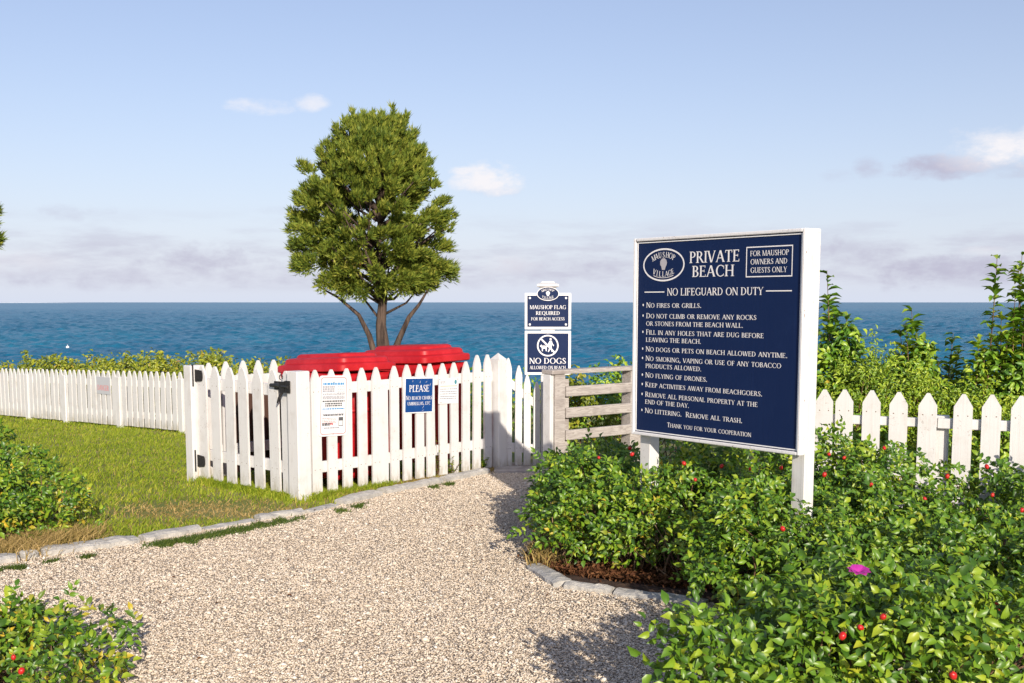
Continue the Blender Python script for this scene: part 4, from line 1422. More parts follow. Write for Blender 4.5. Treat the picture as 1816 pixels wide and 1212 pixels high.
def rose_bush(blobs, label, scale=1.0, dens=290, clump=.125, hips=(), leaf='rose_leaf', yellow=0, stems=1, flower=None, group='rose bushes beside the path'):
    root = empty('rose_bush', (blobs[0][0], blobs[0][1], 0))
    tag(root, label, 'rose bush', group)
    o = Vector(root.location)
    P, D, C = blob_points(blobs, dens / scale ** 1.2, clump)
    off = np.array([o.x, o.y, 0])
    nv = int(len(P) * yellow)
    idx = RNG.permutation(len(P))
    if yellow:
        low = np.argsort(P[:, 2] + RNG.normal(0, .25, len(P)))
        y, g_ = low[:nv], low[nv:]
        rose_leaves(P[y] - off, D[y], scale, 'yellow_foliage', M['autumn_leaf'], root)
        rose_leaves(P[g_] - off, D[g_], scale, 'foliage', M[leaf], root)
    else:
        rose_leaves(P - off, D, scale, 'foliage', M[leaf], root)
    twigs(C - off, [(b[0] - o.x, b[1] - o.y) for b in blobs], root, M['twig'], .0055, every=stems)
    for (u, v) in hips:
        p = hit(u, v, blobs)
        if p is None: print('hip missed', u, v); continue
        q = link('rose_hip', HIP, root); q.location = p - o
        s = random.uniform(.8, 1.2); q.scale = (s, s, s * 1.2); q.rotation_euler = (random.uniform(-.9, .9), random.uniform(-.9, .9), random.uniform(0, 6))
    if flower:
        p = atd(*flower)
        n = 8; A = np.array([(math.cos(2 * PI * i / n + .3), math.sin(2 * PI * i / n + .3) * .9, .12 + .25 * (i % 3)) for i in range(n)])
        N = np.array([(-math.cos(2 * PI * i / n + .3) * .5, -math.sin(2 * PI * i / n + .3) * .5, 1.0) for i in range(n)])
        ct, st_ = math.cos(.28), math.sin(.28); Rm = np.array([[1, 0, 0], [0, ct, -st_], [0, st_, ct]]); A, N = A @ Rm.T, N @ Rm.T
        Pp = np.tile(np.array([(p - o)]), (n, 1)).astype(float) + A * .003
        V, F = leaf_arrays(Pp, A, N, np.full(n, .038), np.full(n, .050))
        tri_mesh('flower', V, F, M['petal'], root)
    return root


def plant_roses():
    A = [(.78, 7.75, .55, .75, .60), (.55, 8.4, .33, .75, .48), (1.0, 7.05, .62, .50, .61), (.64, 7.04, .42, .40, .54), (.50, 7.55, .27, .48, .60)]
    rose_bush(A, 'rose bush with bare twigs at its foot, left of the big notice board', hips=[(1117, 795), (1121, 806), (1148, 800), (1213, 822), (1280, 827), (1233, 851), (1062, 812)], yellow=.05, stems=1)
    A2 = [(1.45, 7.25, .60, .55, .74), (1.75, 6.75, .5, .4, .68), (1.38, 6.02, .38, .26, .64)]
    rose_bush(A2, 'rose bush growing right under the big notice board between its two posts', hips=[(1330, 832), (1385, 830)], stems=2)
    B = [(2.12, 6.85, .60, .45, .78), (1.98, 6.35, .5, .4, .62)]
    rose_bush(B, 'rose bush with scattered hips right of the notice board post, against the picket fence', hips=[(1497, 812), (1470, 806), (1568, 795), (1545, 860), (1462, 842), (1680, 845), (1640, 885), (1428, 855)], yellow=.04, stems=2)
    Cc = [(3.0, 6.4, .65, .55, .66), (3.5, 6.8, .6, .5, .62)]
    rose_bush(Cc, 'rose bush at the right photo edge, in front of the last pickets', hips=[(1750, 828), (1760, 878), (1812, 905)], yellow=.05, stems=2)
    Dd = [(1.55, 5.85, .60, .50, .52), (1.42, 6.2, .32, .34, .44), (2.1, 5.75, .5, .5, .50)]
    rose_bush(Dd, 'rose bush between the notice board post and the large leaved bush with the magenta flower', hips=[(1409, 1084), (1388, 938)], yellow=.03, stems=2)
    F = [(2.55, 5.35, .55, .55, .52), (2.9, 5.0, .5, .5, .5)]
    rose_bush(F, 'rose bush with a cluster of three red hips near the right photo edge', hips=[(1765, 1070), (1770, 1085), (1728, 1062), (1730, 1082), (1632, 1086)], yellow=.03, stems=2)
    E = [(.99, 3.92, .32, .40, .56), (1.42, 4.02, .48, .46, .64), (1.98, 4.15, .50, .45, .62), (1.30, 4.55, .36, .34, .44), (.67, 3.72, .09, .14, .55)]
    rose_bush(E, 'large leaved rose bush with the single magenta flower, reaching over the path', scale=1.12, dens=330, clump=.12, hips=[(1526, 1113), (1566, 1094), (1494, 1128), (1690, 1198)], flower=(1523, 1016, 3.78), stems=2)
    Gg = [(-3.80, 8.05, .36, .40, .70), (-3.42, 7.95, .30, .34, .44), (-3.75, 7.6, .36, .32, .48)]
    rose_bush(Gg, 'rose bush with dry brown stems on the lawn by the left photo edge', hips=[], yellow=.16, leaf='rose_leaf', group='rose bushes on the left')
    Hh = [(-2.12, 4.80, .34, .36, .24), (-2.40, 4.70, .36, .36, .27), (-2.0, 4.5, .32, .3, .22)]
    rose_bush(Hh, 'low yellowing rose bush in the bottom left corner on the path edge', scale=1.0, hips=[(24, 1166), (38, 1190)], yellow=.30, group='rose bushes on the left')


plant_roses()


def stem_leaves(mb_pts, L, m, parent, n_per_m=46, droop=.35, top=1.0):
    """leaves spiralling up upright stems"""
    P, D, S = [], [], []
    for pts in mb_pts:
        for k in range(len(pts) - 1):
            a, b = Vector(pts[k]), Vector(pts[k + 1]); seg = (b - a).length
            for j in range(max(1, int(seg * n_per_m))):
                t = random.random(); p = a.lerp(b, t)
                ph = random.uniform(0, 2 * PI)
                P.append(p); D.append((math.cos(ph), math.sin(ph), .45)); S.append(L * (1.0 - .45 * max(0, (k + t) / (len(pts) - 1) - .5)))
    P, D, S = np.array([tuple(p) for p in P]), unit(np.array(D)), np.array(S)
    n = len(P); N = unit(np.array([0, 0, 1.0]) - D * .35 + RNG.normal(0, .2, (n, 3)))
    ll = S * RNG.uniform(.75, 1.2, n)
    V, F = leaf_arrays(P, D, N, ll, ll * .52)
    return tri_mesh('foliage', V, F, m, parent)


def shoot_shrub(base, shoots, label, body=None, L=.125):
    root = empty('leafy_shrub', base); tag(root, label, 'shrub', 'tall shoots behind the right hand fence')
    o = Vector(base); st = MB(); paths = []
    for (u, v, y) in shoots:
        top = atd(u, v, y) - o; b = Vector((random.uniform(-.12, .12), random.uniform(-.12, .12), 0)) + Vector((top.x * .6, top.y * .6, 0))
        pts = [b.lerp(top, t) + Vector((math.sin(t * 3) * .02, 0, 0)) for t in (0, .3, .55, .8, 1)]
        st.tube(pts, [.009, .008, .006, .004, .002], 5); paths.append(pts)
    st.build('stems', M['twig'], root)
    stem_leaves(paths, L, M['shoot_leaf'], root, 66)
    if body:
        P, D, C = blob_points([(b[0] - o.x, b[1] - o.y, b[2], b[3], b[4]) for b in body], 900, .13)
        simple_leaves(P, D, .062, 'lower_foliage', M['shoot_leaf'], root, .5)
    return root


def fine_shrub(blobs, label, m, L, dens, name='shrub', cat='shrub', clump=.16, group=None, z0=0.0, wr=.40, spikes=0):
    c0 = blobs[0]
    root = empty(name, (c0[0], c0[1], z0)); tag(root, label, cat, group)
    B = [(b[0] - c0[0], b[1] - c0[1], b[2], b[3], b[4]) for b in blobs]
    P, D, C = blob_points(B, dens, clump)
    if spikes:
        top = C[C[:, 2] > np.median(C[:, 2])][:spikes]
        ex = []
        for c in top:
            hgt = random.uniform(.06, .22)
            k = int(hgt * 170)
            for j in range(k):
                ex.append((c[0] + random.gauss(0, .02), c[1] + random.gauss(0, .02), c[2] + clump * .6 + hgt * random.random()))
        if ex:
            ex = np.array(ex); P = np.concatenate([P, ex]); D = np.concatenate([D, unit(RNG.normal(0, 1, ex.shape) + np.array([0, 0, .8]))])
    simple_leaves(P, D, L, 'foliage', m, root, wr)
    twigs(C, [(b[0], b[1]) for b in B], root, M['twig'], .006, every=3)
    return root


def plant_shrubs():
    y = 8.9
    p = lambda u, yy: atd(u, 700, yy).x
    shoot_shrub((p(1478, y), y, 0), [(1466, 480, y), (1480, 560, y + .1), (1500, 555, y - .1), (1525, 610, y), (1455, 600, y), (1470, 540, y + .1), (1490, 590, y), (1512, 580, y), (1540, 640, y)], 'leafy shrub with a tall shoot just right of the notice board post', [(p(1480, y), y, .30, .3, 1.38)])
    y = 9.2
    shoot_shrub((p(1610, y), y, 0), [(1616, 548, y), (1595, 585, y), (1638, 600, y + .1), (1690, 592, y), (1664, 640, y), (1570, 640, y), (1606, 575, y - .1), (1625, 590, y), (1650, 610, y), (1700, 620, y), (1585, 620, y)], 'leafy shrub with two mid height shoots against the sea, behind the right fence', [(p(1612, y), y, .32, .3, 1.22), (p(1690, y), y + .2, .26, .3, 1.08)])
    y = 8.8
    shoot_shrub((p(1775, y), y, 0), [(1768, 455, y), (1812, 452, y + .1), (1800, 520, y), (1786, 600, y), (1735, 596, y), (1765, 600, y + .2), (1830, 500, y), (1806, 480, y + .1), (1775, 560, y), (1745, 620, y), (1796, 560, y), (1815, 560, y)], 'leafy shrub with the two tallest shoots at the right photo edge', [(p(1780, y), y, .28, .3, 1.20), (p(1850, y), y + .1, .4, .3, 1.35)])
    g = 'goldenrod clumps behind the right hand fence'
    fine_shrub([(p(1545, 8.6), 8.6, .34, .28, 1.20), (p(1490, 8.7), 8.7, .25, .25, 1.12)], 'yellow green goldenrod clump behind the pickets nearest the notice board', M['goldenrod_leaf'], .036, 2000, 'goldenrod', 'goldenrod', .12, g, spikes=10, wr=.36)
    fine_shrub([(p(1650, 8.7), 8.7, .40, .28, 1.08), (p(1720, 8.6), 8.6, .3, .25, .98), (p(1790, 8.5), 8.5, .3, .25, 1.0)], 'yellow green goldenrod clump behind the fence post joint on the right', M['goldenrod_leaf'], .036, 2000, 'goldenrod', 'goldenrod', .12, g, spikes=8, wr=.36)
    fine_shrub([(p(1725, 9.6), 9.6, .5, .3, 1.0), (p(1480, 9.8), 9.8, .6, .3, .95), (p(1600, 9.9), 9.9, .6, .3, .9), (p(1850, 9.9), 9.9, .6, .3, 1.0), (p(1540, 8.3), 8.3, .4, .2, .75), (p(1680, 8.2), 8.2, .4, .2, .72), (p(1790, 8.1), 8.1, .4, .2, .75)], 'dense dark shrub filling the gaps between the right hand pickets', M['shoot_leaf'], .06, 420, wr=.5)
    # behind the weathered rail fence
    y = 12.6
    g = 'shrubs behind the weathered rail fence'
    fine_shrub([(p(1035, y), y, .42, .35, .83), (p(1000, y), y + .2, .3, .3, .74)], 'yellow green shrub behind the left half of the weathered rail fence', M['hedge_leaf'], .06, 480, group=g, z0=gz(0, y), wr=.5)
    fine_shrub([(p(1110, y), y, .45, .35, .92), (p(1200, y), y, .5, .35, .9)], 'dark green shrub behind the right half of the weathered rail fence', M['shoot_leaf'], .06, 480, group=g, z0=gz(0, y), wr=.5, spikes=10)
    # hedge beyond the lawn fence
    g = 'hedge shrubs beyond the lawn fence'
    spec = [(-70, 638, 24.0, 'olive hedge shrub cut by the left photo edge beyond the lawn fence'), (40, 632, 22.6, 'brownish hedge shrub beyond the far left pickets'), (150, 622, 21.0, 'tall green topped hedge shrub behind the grey warning sign'),
            (205, 641, 20.0, 'low reddish hedge shrub just right of the grey warning sign'), (262, 626, 19.2, 'broad yellow hedge shrub in the middle of the right half of the hedge'), (325, 616, 18.3, 'tallest bright yellow hedge shrub left of the gate hinge post'),
            (395, 628, 17.4, 'yellow hedge shrub seen above the gate pickets'), (455, 632, 16.8, 'olive hedge shrub beside the left end of the red cart lid')]
    for u, v, y, lab in spec:
        t = atd(u, v, y); z0 = gz(t.x, y); h = t.z - z0
        h *= .88; fine_shrub([(t.x, y, .65, .5, h), (t.x - .5, y + .1, .55, .45, h * .93), (t.x + .5, y + .05, .55, .4, h * .93)], lab, M['hedge_leaf'], .070, 420, 'hedge_shrub', 'hedge shrub', .17, g, z0, .5, spikes=5)
    # beyond the enclosure, closing the view to the drop
    for u, v, y, lab in ((560, 655, 18.5, 'dark hedge shrub behind the red carts, mostly hidden'), (780, 655, 17.5, 'dark hedge shrub behind the right end of the enclosure'), (900, 690, 15.0, 'green shrub behind the white beach gate')):
        t = atd(u, v, y); z0 = gz(t.x, y); h = t.z - z0
        fine_shrub([(t.x, y, .8, .5, h), (t.x + .5, y, .5, .5, h * .9)], lab, M['shoot_leaf'], .08, 260, 'hedge_shrub', 'hedge shrub', .22, g, z0, .5)


plant_shrubs()


# ------------------------------------------------------------------ weeds, grass
def scatter_blades(name, X, Y, hgt, wid, m, label, cat, lean=.5, wind=(.25, .1), Z=None):
    n = len(X)
    Z = np.array([gz(x, y) for x, y in zip(X, Y)]) if Z is None else Z
    ang = RNG.uniform(0, 2 * PI, n)
    w = np.stack([np.cos(ang), np.sin(ang), np.zeros(n)], 1) * (wid * RNG.uniform(.6, 1.3, n))[:, None]
    h = hgt * RNG.uniform(.5, 1.35, n)
    ld = RNG.normal(0, lean, (n, 2)) + np.array(wind)
    b = np.stack([X, Y, Z - .005], 1)
    mid = b + np.stack([ld[:, 0] * h * .35, ld[:, 1] * h * .35, h * .6], 1)
    tip = b + np.stack([ld[:, 0] * h, ld[:, 1] * h, h * .95], 1)
    V = np.stack([b - w / 2, b + w / 2, mid + w * .35, mid - w * .35, tip], 1)
    F0 = np.array([(0, 1, 2), (0, 2, 3), (3, 2, 4)])
    F = F0[None] + (np.arange(n) * 5)[:, None, None]
    return tag(tri_mesh(name, V, F, m), label, cat, kind='stuff')


def grass():
    kp = [(p.x, p.y) for p in KL]
    kx, ky = np.array([a for a, _ in kp]), np.array([b for _, b in kp])
    n = 330000
    y = 6.6 + (22 - 6.6) * RNG.random(n) ** 1.5; x = RNG.uniform(-1, 1, n) * .52 * y - .05
    lim = np.interp(x, kx, ky)
    fy = LA2.y + (x - LA2.x) * (LB.y - LA2.y) / (LB.x - LA2.x)
    k = (y > lim + .035 + .04 * RNG.random(len(x))) & (x < -.25) & (y < fy + .4)
    x, y = x[k], y[k]
    # bare patch in front of the gate and thin places
    bp = at(345, 905); bq = at(450, 912)
    d = np.minimum(((x - bp.x) / .62) ** 2 + ((y - bp.y) / .36) ** 2, ((x - bq.x) / .55) ** 2 + ((y - bq.y) / .22) ** 2)
    nz = np.sin(x * 2.3 + 1.1 * np.sin(y * 1.7)) * np.sin(y * 1.9 + x) * .5 + .5
    nz2 = np.sin(x * 7.1 + 2 * np.sin(y * 5)) * np.sin(y * 6.3 + 1.7) * .5 + .5
    dry = (np.exp(-d * .8) * .9 + .42 * nz * nz2 + .09) > RNG.random(len(x)) * 1.05
    keep = (d > RNG.random(len(x)) * 2.4)
    g_ = keep & ~dry; h_ = dry & (RNG.random(len(x)) < .75)
    tall = .024 + .022 * nz2[g_]
    scatter_blades('lawn_grass', x[g_], y[g_], tall * (1 + .02 * y[g_]), .0055 * (1 + .06 * y[g_]), M['grass_blade'], 'green lawn grass between the path and the far picket fence', 'grass')
    scatter_blades('dry_grass', x[h_], y[h_], .026, .006 * (1 + .05 * y[h_]), M['dry_blade'], 'straw coloured dry grass in worn patches of the lawn', 'dry grass', lean=1.0)
    # rough fringe along kerb and fence foot
    def strip(pts, n, sx, sy, back=0):
        out = []
        for _ in range(n):
            i = random.randrange(len(pts) - 1); t = random.random(); p = pts[i].lerp(pts[i + 1], t)
            out.append((p.x + random.gauss(0, sx), p.y + random.gauss(0, sy) + back))
        a = np.array(out); return a[:, 0], a[:, 1]
    X, Y = strip([at(275, 972), at(330, 962), at(430, 942), at(520, 922)], 5200, .05, .05)
    a = strip([at(595, 912), at(650, 897)], 900, .03, .03); b = strip([at(760, 868), at(805, 860)], 700, .03, .03)
    c = strip([at(145, 993), at(165, 990)], 260, .02, .02); d_ = strip([at(85, 1000), at(100, 998)], 120, .02, .02); e = strip([at(0, 1015), at(40, 1010)], 500, .03, .03)
    X = np.concatenate([X, a[0], b[0], c[0], d_[0], e[0]]); Y = np.concatenate([Y, a[1], b[1], c[1], d_[1], e[1]])
    k = np.sin(X * 23) * np.sin(X * 9.7 + Y * 14) > -.35; X, Y = X[k], Y[k]
    scatter_blades('kerb_weeds', X, Y, .036, .008, M['weed_leaf'], 'dark green weeds growing against the granite kerb on the path side', 'weeds', Z=np.zeros(len(X)))
    X, Y = strip([L_, C_, C_ + uP * 1.0], 6000, .05, .05, -.03)
    scatter_blades('fence_foot_grass', X, Y, .065, .008, M['grass_blade'], 'longer grass left standing along the foot of the enclosure', 'grass', Z=np.zeros(len(X)))
    X, Y = strip([C_ + uP * .3, C_ + uP * 2.4], 5000, .06, .06, -.04)
    scatter_blades('fence_foot_straw', X, Y, .04, .008, M['dry_blade'], 'dry straw between the enclosure fence and the kerb', 'dry grass', lean=1.0, Z=np.zeros(len(X)))
    X, Y = strip([at(10, 985), at(130, 960)], 3500, .12, .12)
    scatter_blades('shrub_foot_straw', X, Y, .10, .008, M['dry_blade'], 'dry grass and stems under the lawn rose bush', 'dry grass', lean=.7, Z=np.zeros(len(X)))
    X, Y = strip([at(955, 985), at(970, 1012)], 420, .04, .06)
    scatter_blades('bed_straw', X, Y, .12, .008, M['dry_blade'], 'dry grass tuft at the front left corner of the rose bed', 'dry grass', lean=.6, Z=np.zeros(len(X)))


grass()


def litter():
    pts = [at(u, v) for u, v in ((960, 1005), (1010, 1022), (1090, 1035), (1200, 1045), (1270, 1052))]
    out = []
    for _ in range(4200):
        i = random.randrange(len(pts) - 1); p = pts[i].lerp(pts[i + 1], random.random())
        out.append((p.x + random.gauss(0, .05), p.y + abs(random.gauss(.08, .2)), .016 + random.random() * .03))
    P = np.array(out); n = len(P)
    N = unit(np.array([0, 0, 1.0]) + RNG.normal(0, .6, (n, 3))); A = randdir(n)
    ll = RNG.uniform(.02, .045, n)
    V, F = leaf_arrays(P, A, N, ll, ll * .45)
    tag(tri_mesh('leaf_litter', V, F, M['litter']), 'brown dead leaves and bark under the front of the rose bed', 'leaf litter', kind='stuff')
    # fallen leaves on the path
    X = RNG.uniform(-3, 1.3, 90); Y = RNG.uniform(5, 9.5, 90)
    k = inside([(p.x, p.y) for p in PATH_L + PATH_R], X, Y); X, Y = X[k], Y[k]; n = len(X)
    V, F = leaf_arrays(np.stack([X, Y, np.full(n, .022)], 1), randdir(n), unit(np.array([0, 0, 1.0]) + RNG.normal(0, .3, (n, 3))), RNG.uniform(.015, .035, n), RNG.uniform(.008, .016, n))
    tag(tri_mesh('fallen_leaves', V, F, M['litter']), 'small brown fallen leaves scattered over the shell path', 'leaves', kind='stuff')


litter()


def bare_canes():
    rnd = random.Random(8); rows = [at(u, v) for u, v in ((958, 985), (1010, 1010), (1090, 1022), (1200, 1034), (1250, 1040))]
    mb = MB(); P, D = [], []
    for _ in range(95):
        i = rnd.randrange(len(rows) - 1); b = rows[i].lerp(rows[i + 1], rnd.random()) + Vector((rnd.gauss(0, .03), abs(rnd.gauss(.02, .14)), 0))
        h = rnd.uniform(.12, .42); t = b + Vector((rnd.gauss(0, .10), rnd.gauss(.02, .08), h)); m = b.lerp(t, .5) + Vector((rnd.gauss(0, .02), rnd.gauss(0, .02), .02))
        r0 = rnd.uniform(.002, .0045); mb.tube([b, m, t], [r0, r0 * .8, r0 * .5], 4)
        if rnd.random() < .5:
            mb.tube([m, m + Vector((rnd.gauss(0, .07), rnd.gauss(-.02, .05), rnd.uniform(.02, .12)))], [r0 * .6, r0 * .3], 4)
        if rnd.random() < .55:
            P.append(tuple(t)); D.append((rnd.gauss(0, 1), -1, rnd.gauss(.3, .5)))
    root = empty('bare_canes', rows[1]); tag(root, 'thin bare brown canes with a few yellow leaves at the front of the rose bed', 'canes')
    o = mb.build('stems', M['cane'], root); o.location = -rows[1]
    P = np.array(P); D = unit(np.array(D))
    q = rose_leaves(P, D, .9, 'yellow_foliage', M['autumn_leaf'], root); q.location = -rows[1]


bare_canes()


def small_weeds():
    def weed(u, v, h, label, n, L, m, group=None):
        b = at(u, v); root = empty('weed', b); tag(root, label, 'weed', group)
        st = MB(); paths = []
        for _ in range(n):
            t = Vector((random.gauss(0, h * .22), random.gauss(0, h * .18), h * random.uniform(.55, 1)))
            pts = [Vector((0, 0, 0)).lerp(t, q) for q in (0, .5, 1)]
            st.tube(pts, [.004, .003, .0015], 4); paths.append(pts)
        st.build('stems', M['twig'], root)
        stem_leaves(paths, L, m, root, 70)
    weed(778, 848, .52, 'tall thin weed with feathery stems in front of the pickets under the printed sheet', 7, .022, M['goldenrod_leaf'])
    weed(800, 846, .22, 'bushy low weed at the fence foot under the printed sheet', 8, .035, M['goldenrod_leaf'])
    weed(857, 836, .14, 'small broad leaved weed at the foot of the beach gate post', 6, .05, M['rose_leaf'])
    weed(60, 975, .16, 'small bright green weed between two kerb stones below the lawn rose bush', 6, .035, M['goldenrod_leaf'])
    weed(1008, 1015, .12, 'small bright green seedling in front of the bare twigs of the rose bed', 5, .04, M['rose_leaf'])


small_weeds()


# ------------------------------------------------------------------ cedar
def cedar(base, clumps, label, seed, trunk_h, spray_n=48, S=1.0):
    """clumps: (dx, dz, r) seen from the front relative to the trunk foot; depth is spread round the trunk"""
    rs = np.random.default_rng(seed); rr = random.Random(seed)
    root = empty('cedar_tree', base); tag(root, label, 'tree')
    cen = []
    t = MB()
    return root, rs, rr


def spray_mesh(name, C, R, OUT, per, m, parent, rs, length=.20):
    """shaggy cedar clumps: narrow forked sprays leaning outwards and up"""
    VV, FF, off = [], [], 0
    n = int(sum(per))
    idx = np.repeat(np.arange(len(C)), per)
    d = unit(rs.normal(size=(n, 3)))
    d = unit(d + OUT[idx] * .75 + np.array([.10, -.15, .35]))
    rad = R[idx] * rs.uniform(.15, 1.0, n) ** .6
    P = C[idx] + d * (rad * .72)[:, None] + (OUT[idx] * .9 + np.array([.10, 0, .12])) * (R[idx] * rs.uniform(-.7, .9, n))[:, None]
    A = unit(d * .8 + OUT[idx] * .5 + np.array([.18, -.05, .55]) + rs.normal(0, .38, (n, 3)))
    N = unit(rs.normal(size=(n, 3)) + d * .8)
    N = unit(N - (N * A).sum(-1, keepdims=True) * A); B = np.cross(A, N)
    L = length * (.45 + 1.1 * rs.random(n) ** 1.8); w = length * rs.uniform(.11, .19, n)
    # each spray: a main blade and two side forks, folded
    T = np.array([(0, 0, 0), (-.5, .45, .15), (0, 1, 0), (.5, .45, .15), (0, .45, -.1),
                  (-1.5, .62, .25), (-.6, .28, 0), (1.4, .72, -.2), (.6, .33, 0)])
    F0 = np.array([(0, 4, 1), (1, 4, 2), (0, 3, 4), (4, 3, 2), (0, 1, 5), (0, 7, 3)])
    V = P[:, None] + A[:, None] * (L[:, None, None] * T[None, :, 1:2]) + B[:, None] * (w[:, None, None] * T[None, :, 0:1]) + N[:, None] * (w[:, None, None] * T[None, :, 2:3])
    F = F0[None] + (np.arange(n) * 9)[:, None, None]
    return tri_mesh(name, V.reshape(-1, 3), F.reshape(-1, 3), m, parent)


def limbs(root, tips, rr, foot_r, fork_h, lean=0.0):
    t = MB()
    f = fork_h
    tr = [Vector((0, 0, -.3)), Vector((.0, 0, .25)), Vector((-.02, 0, f * .6)), Vector((.0, .02, f)), Vector((-.04, .03, f + .45)), Vector((.01, 0, f + .95)), Vector((-.06, 0, f + 1.5)), Vector((-.02, 0, f + 2.2))]
    t.tube(tr, [foot_r * 1.2, foot_r * 1.05, foot_r * .95, foot_r * .8, foot_r * .55, foot_r * .42, foot_r * .27, foot_r * .1], 10)
    P = lambda *q: [Vector(a) for a in q]
    t.tube(P((.07, -.03, f * .45), (.10, -.08, f * .95), (.22, -.08, f + .25), (.36, -.1, f + .55), (.50, -.12, f + .72), (.66, -.1, f + .98)), [foot_r * .5, foot_r * .46, foot_r * .33, foot_r * .24, foot_r * .17, foot_r * .07], 8)
    t.tube(P((-.07, 0, f * .5), (-.10, .03, f * .92), (-.20, .0, f + .30), (-.34, .0, f + .58), (-.62, .0, f + .82), (-.95, 0, f + 1.0)), [foot_r * .48, foot_r * .4, foot_r * .3, foot_r * .22, foot_r * .14, foot_r * .06], 8)
    for c in tips:
        c = Vector(c)
        h = max(f + .3, min(f + 2.0, c.z - math.hypot(c.x, c.y) * rr.uniform(.55, .95)))
        k = min(len(tr) - 2, max(1, sum(1 for q in tr if q.z < h) - 1))
        a = tr[k].lerp(tr[k + 1], (h - tr[k].z) / max(.01, tr[k + 1].z - tr[k].z))
        mid = a.lerp(c, .5) + Vector((rr.uniform(-.08, .08), rr.uniform(-.08, .08), rr.uniform(-.1, .04)))
        r0 = foot_r * rr.uniform(.14, .26)
        t.tube([a, mid, c], [r0, r0 * .7, r0 * .25], 5)
    t.build('trunk', M['bark'], root, True)


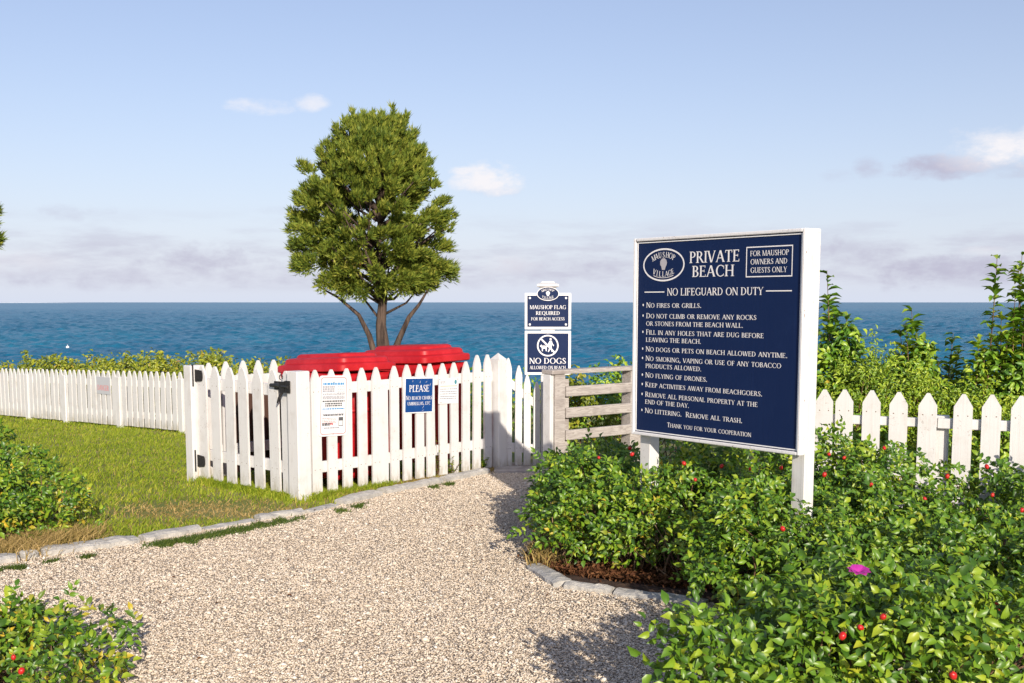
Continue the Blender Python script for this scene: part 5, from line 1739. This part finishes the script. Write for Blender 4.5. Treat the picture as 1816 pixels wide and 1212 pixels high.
def main_cedar():
    y = 15.6
    f = atd(681, 640, y); z0 = gz(f.x, y); base = Vector((f.x, y, z0))
    root = empty('cedar_tree', base); tag(root, 'windswept green cedar tree standing behind the red carts against the sea', 'tree')
    rs, rr = np.random.default_rng(5), random.Random(5)
    k = y / FPX                                             # metres per photo pixel
    # outline of the crown in the photo: row, left, right
    rows = [(236, 626, 732), (252, 604, 735), (265, 592, 752), (290, 572, 762), (315, 556, 768), (340, 535, 782), (365, 522, 806), (390, 520, 800), (415, 522, 796),
            (440, 532, 790), (465, 540, 780), (490, 548, 800), (510, 585, 770)]
    C, R = [], []
    RW = np.array(rows, float)
    for _ in range(680):
        v = rs.uniform(228, 516); a, b = np.interp(v, RW[:, 0], RW[:, 1]) + 13, np.interp(v, RW[:, 0], RW[:, 2]) - 13
        rx, mx = (b - a) / 2, (a + b) / 2
        an = rs.uniform(0, 2 * PI); q = math.sqrt(rs.uniform(.22, 1.0)) * rs.uniform(.86, 1.04)
        u_, w_ = mx + rx * q * math.cos(an), rx * q * math.sin(an)
        lump = math.sin(u_ * .085 + v * .06 + 1.0) * math.sin(v * .105 - w_ * .05 + .4) + .5 * math.sin(u_ * .05 - v * .13 + w_ * .09)
        if lump < -.33 and q > .5: continue                 # hollows between the boughs
        if v > 468 and abs(u_ - 665) < 60 and rs.random() < .45: continue
        C.append(((u_ - 681) * k, w_ * k * .85, atd(u_, v, y).z - z0)); R.append(k * rs.uniform(8, 17))
    for _ in range(110):                                  # ragged leading tips standing out of the crown
        v = rs.uniform(214, 470); a, b = np.interp(v, RW[:, 0], RW[:, 1]), np.interp(v, RW[:, 0], RW[:, 2])
        rx, mx = (b - a) / 2, (a + b) / 2; an = rs.uniform(0, 2 * PI); q = rs.uniform(.90, 1.03)
        C.append(((mx + rx * q * math.cos(an) - 681) * k, rx * q * math.sin(an) * k * .85, atd(mx, v, y).z - z0)); R.append(k * rs.uniform(4, 8))
    for u_ in (630, 648, 662, 684, 703, 722):
        for j in range(3):
            C.append(((u_ + rs.uniform(-3, 3) - 681) * k, rs.uniform(-.2, .2), atd(u_, 222 - 9 * j + rs.uniform(-6, 6), y).z - z0)); R.append(k * (8 - 2 * j))
    extra = [(770, 478, 30), (735, 492, 26), (778, 474, 16), (705, 500, 24), (560, 470, 24), (598, 497, 24), (640, 505, 20), (540, 395, 14), (545, 362, 14), (783, 366, 14), (778, 395, 15),
             (628, 236, 12), (645, 232, 13), (668, 230, 12), (716, 238, 12), (698, 234, 12), (610, 246, 15), (728, 250, 15), (590, 268, 15), (748, 300, 16), (560, 310, 15), (790, 385, 13), (535, 410, 14), (536, 440, 18), (548, 470, 18), (780, 440, 18), (742, 278, 12), (585, 286, 12), (556, 342, 12), (760, 490, 18), (785, 482, 13)]
    for (u, v, r) in extra:
        C.append(((u - 681) * k, rs.uniform(-.35, .15), atd(u, v, y).z - z0)); R.append(k * r)
    C, R = np.array(C), np.array(R)
    mid = np.array([(665 - 681) * k, 0, atd(665, 420, y).z - z0])
    OUT = unit((C - mid) * np.array([1, 1, .7]))
    per = np.maximum(34, (R / .19) ** 2 * 620).astype(int)
    spray_mesh('crown', C, R, OUT, per, M['cedar_leaf'], root, rs, .088)
    limbs(root, [c for c in C[::6]], rr, .13, 1.12)
    # ivy on the foot
    n = 60; P = np.stack([rs.uniform(-.22, -.10, n), rs.uniform(-.2, -.08, n), rs.uniform(.6, 1.2, n)], 1)
    simple_leaves(P, np.tile(np.array([-.3, -.8, .1]), (n, 1)), .06, 'ivy', M['goldenrod_leaf'], root, .8)
    # neighbour tree whose crown just enters the frame on the left
    y2 = 25.8
    f = atd(-95, 640, y2); z1 = gz(f.x, y2)
    r2 = empty('cedar_tree', Vector((f.x, y2, z1))); tag(r2, 'cedar tree cut by the left photo edge, only a branch tip in view', 'tree')
    k2 = y2 / FPX; C, R = [], []
    for (v, a, b) in [(300, -150, -60), (330, -170, -40), (360, -185, -28), (385, -190, -10), (410, -190, -14), (432, -188, -20), (460, -180, -40)]:
        rx, mx = (b - a) / 2, (a + b) / 2
        for i in range(11):
            an = 2 * PI * i / 11; q = rs.uniform(.6, .9)
            C.append(((mx + (rx - 10) * q * math.cos(an) + 95) * k2, (rx - 10) * k2 * q * math.sin(an), atd(mx, v, y2).z - z1)); R.append(k2 * rs.uniform(16, 24))
    for (u, v) in ((-6, 380), (-4, 425), (-14, 400), (-8, 430)):
        C.append(((u + 95) * k2, -.1, atd(u, v, y2).z - z1)); R.append(k2 * 15)
    C, R = np.array(C), np.array(R); OUT = unit((C - C.mean(0)) * np.array([1, 1, .5]))
    spray_mesh('crown', C, R, OUT, np.maximum(40, (R / .19) ** 2 * 200).astype(int), M['cedar_leaf'], r2, rs, .17)
    limbs(r2, [c for c in C[::4]], rr, .2, 2.2)


main_cedar()


def far_things():
    r = ray(120, 618); t = (-10 - EYE) / r.z; p = Vector((0, 0, EYE)) + r * t
    mb = MB(); rings = []
    for a in range(1, 8):
        th = PI * a / 8; rings.append([(.42 * math.sin(th) * math.cos(2 * PI * j / 12), .42 * math.sin(th) * math.sin(2 * PI * j / 12), .25 - .42 * math.cos(th)) for j in range(12)])
    mb.loft(rings); mb.tube([(0, 0, .6), (0, 0, .95)], [.06, .05], 8)
    o = mb.build('buoy', M['buoy'], None, True); o.location = p
    tag(o, 'round white mooring buoy floating offshore above the left part of the hedge', 'buoy')


far_things()
print('TRIS', sum(len(o.data.polygons) for o in bpy.data.objects if o.type == 'MESH'))
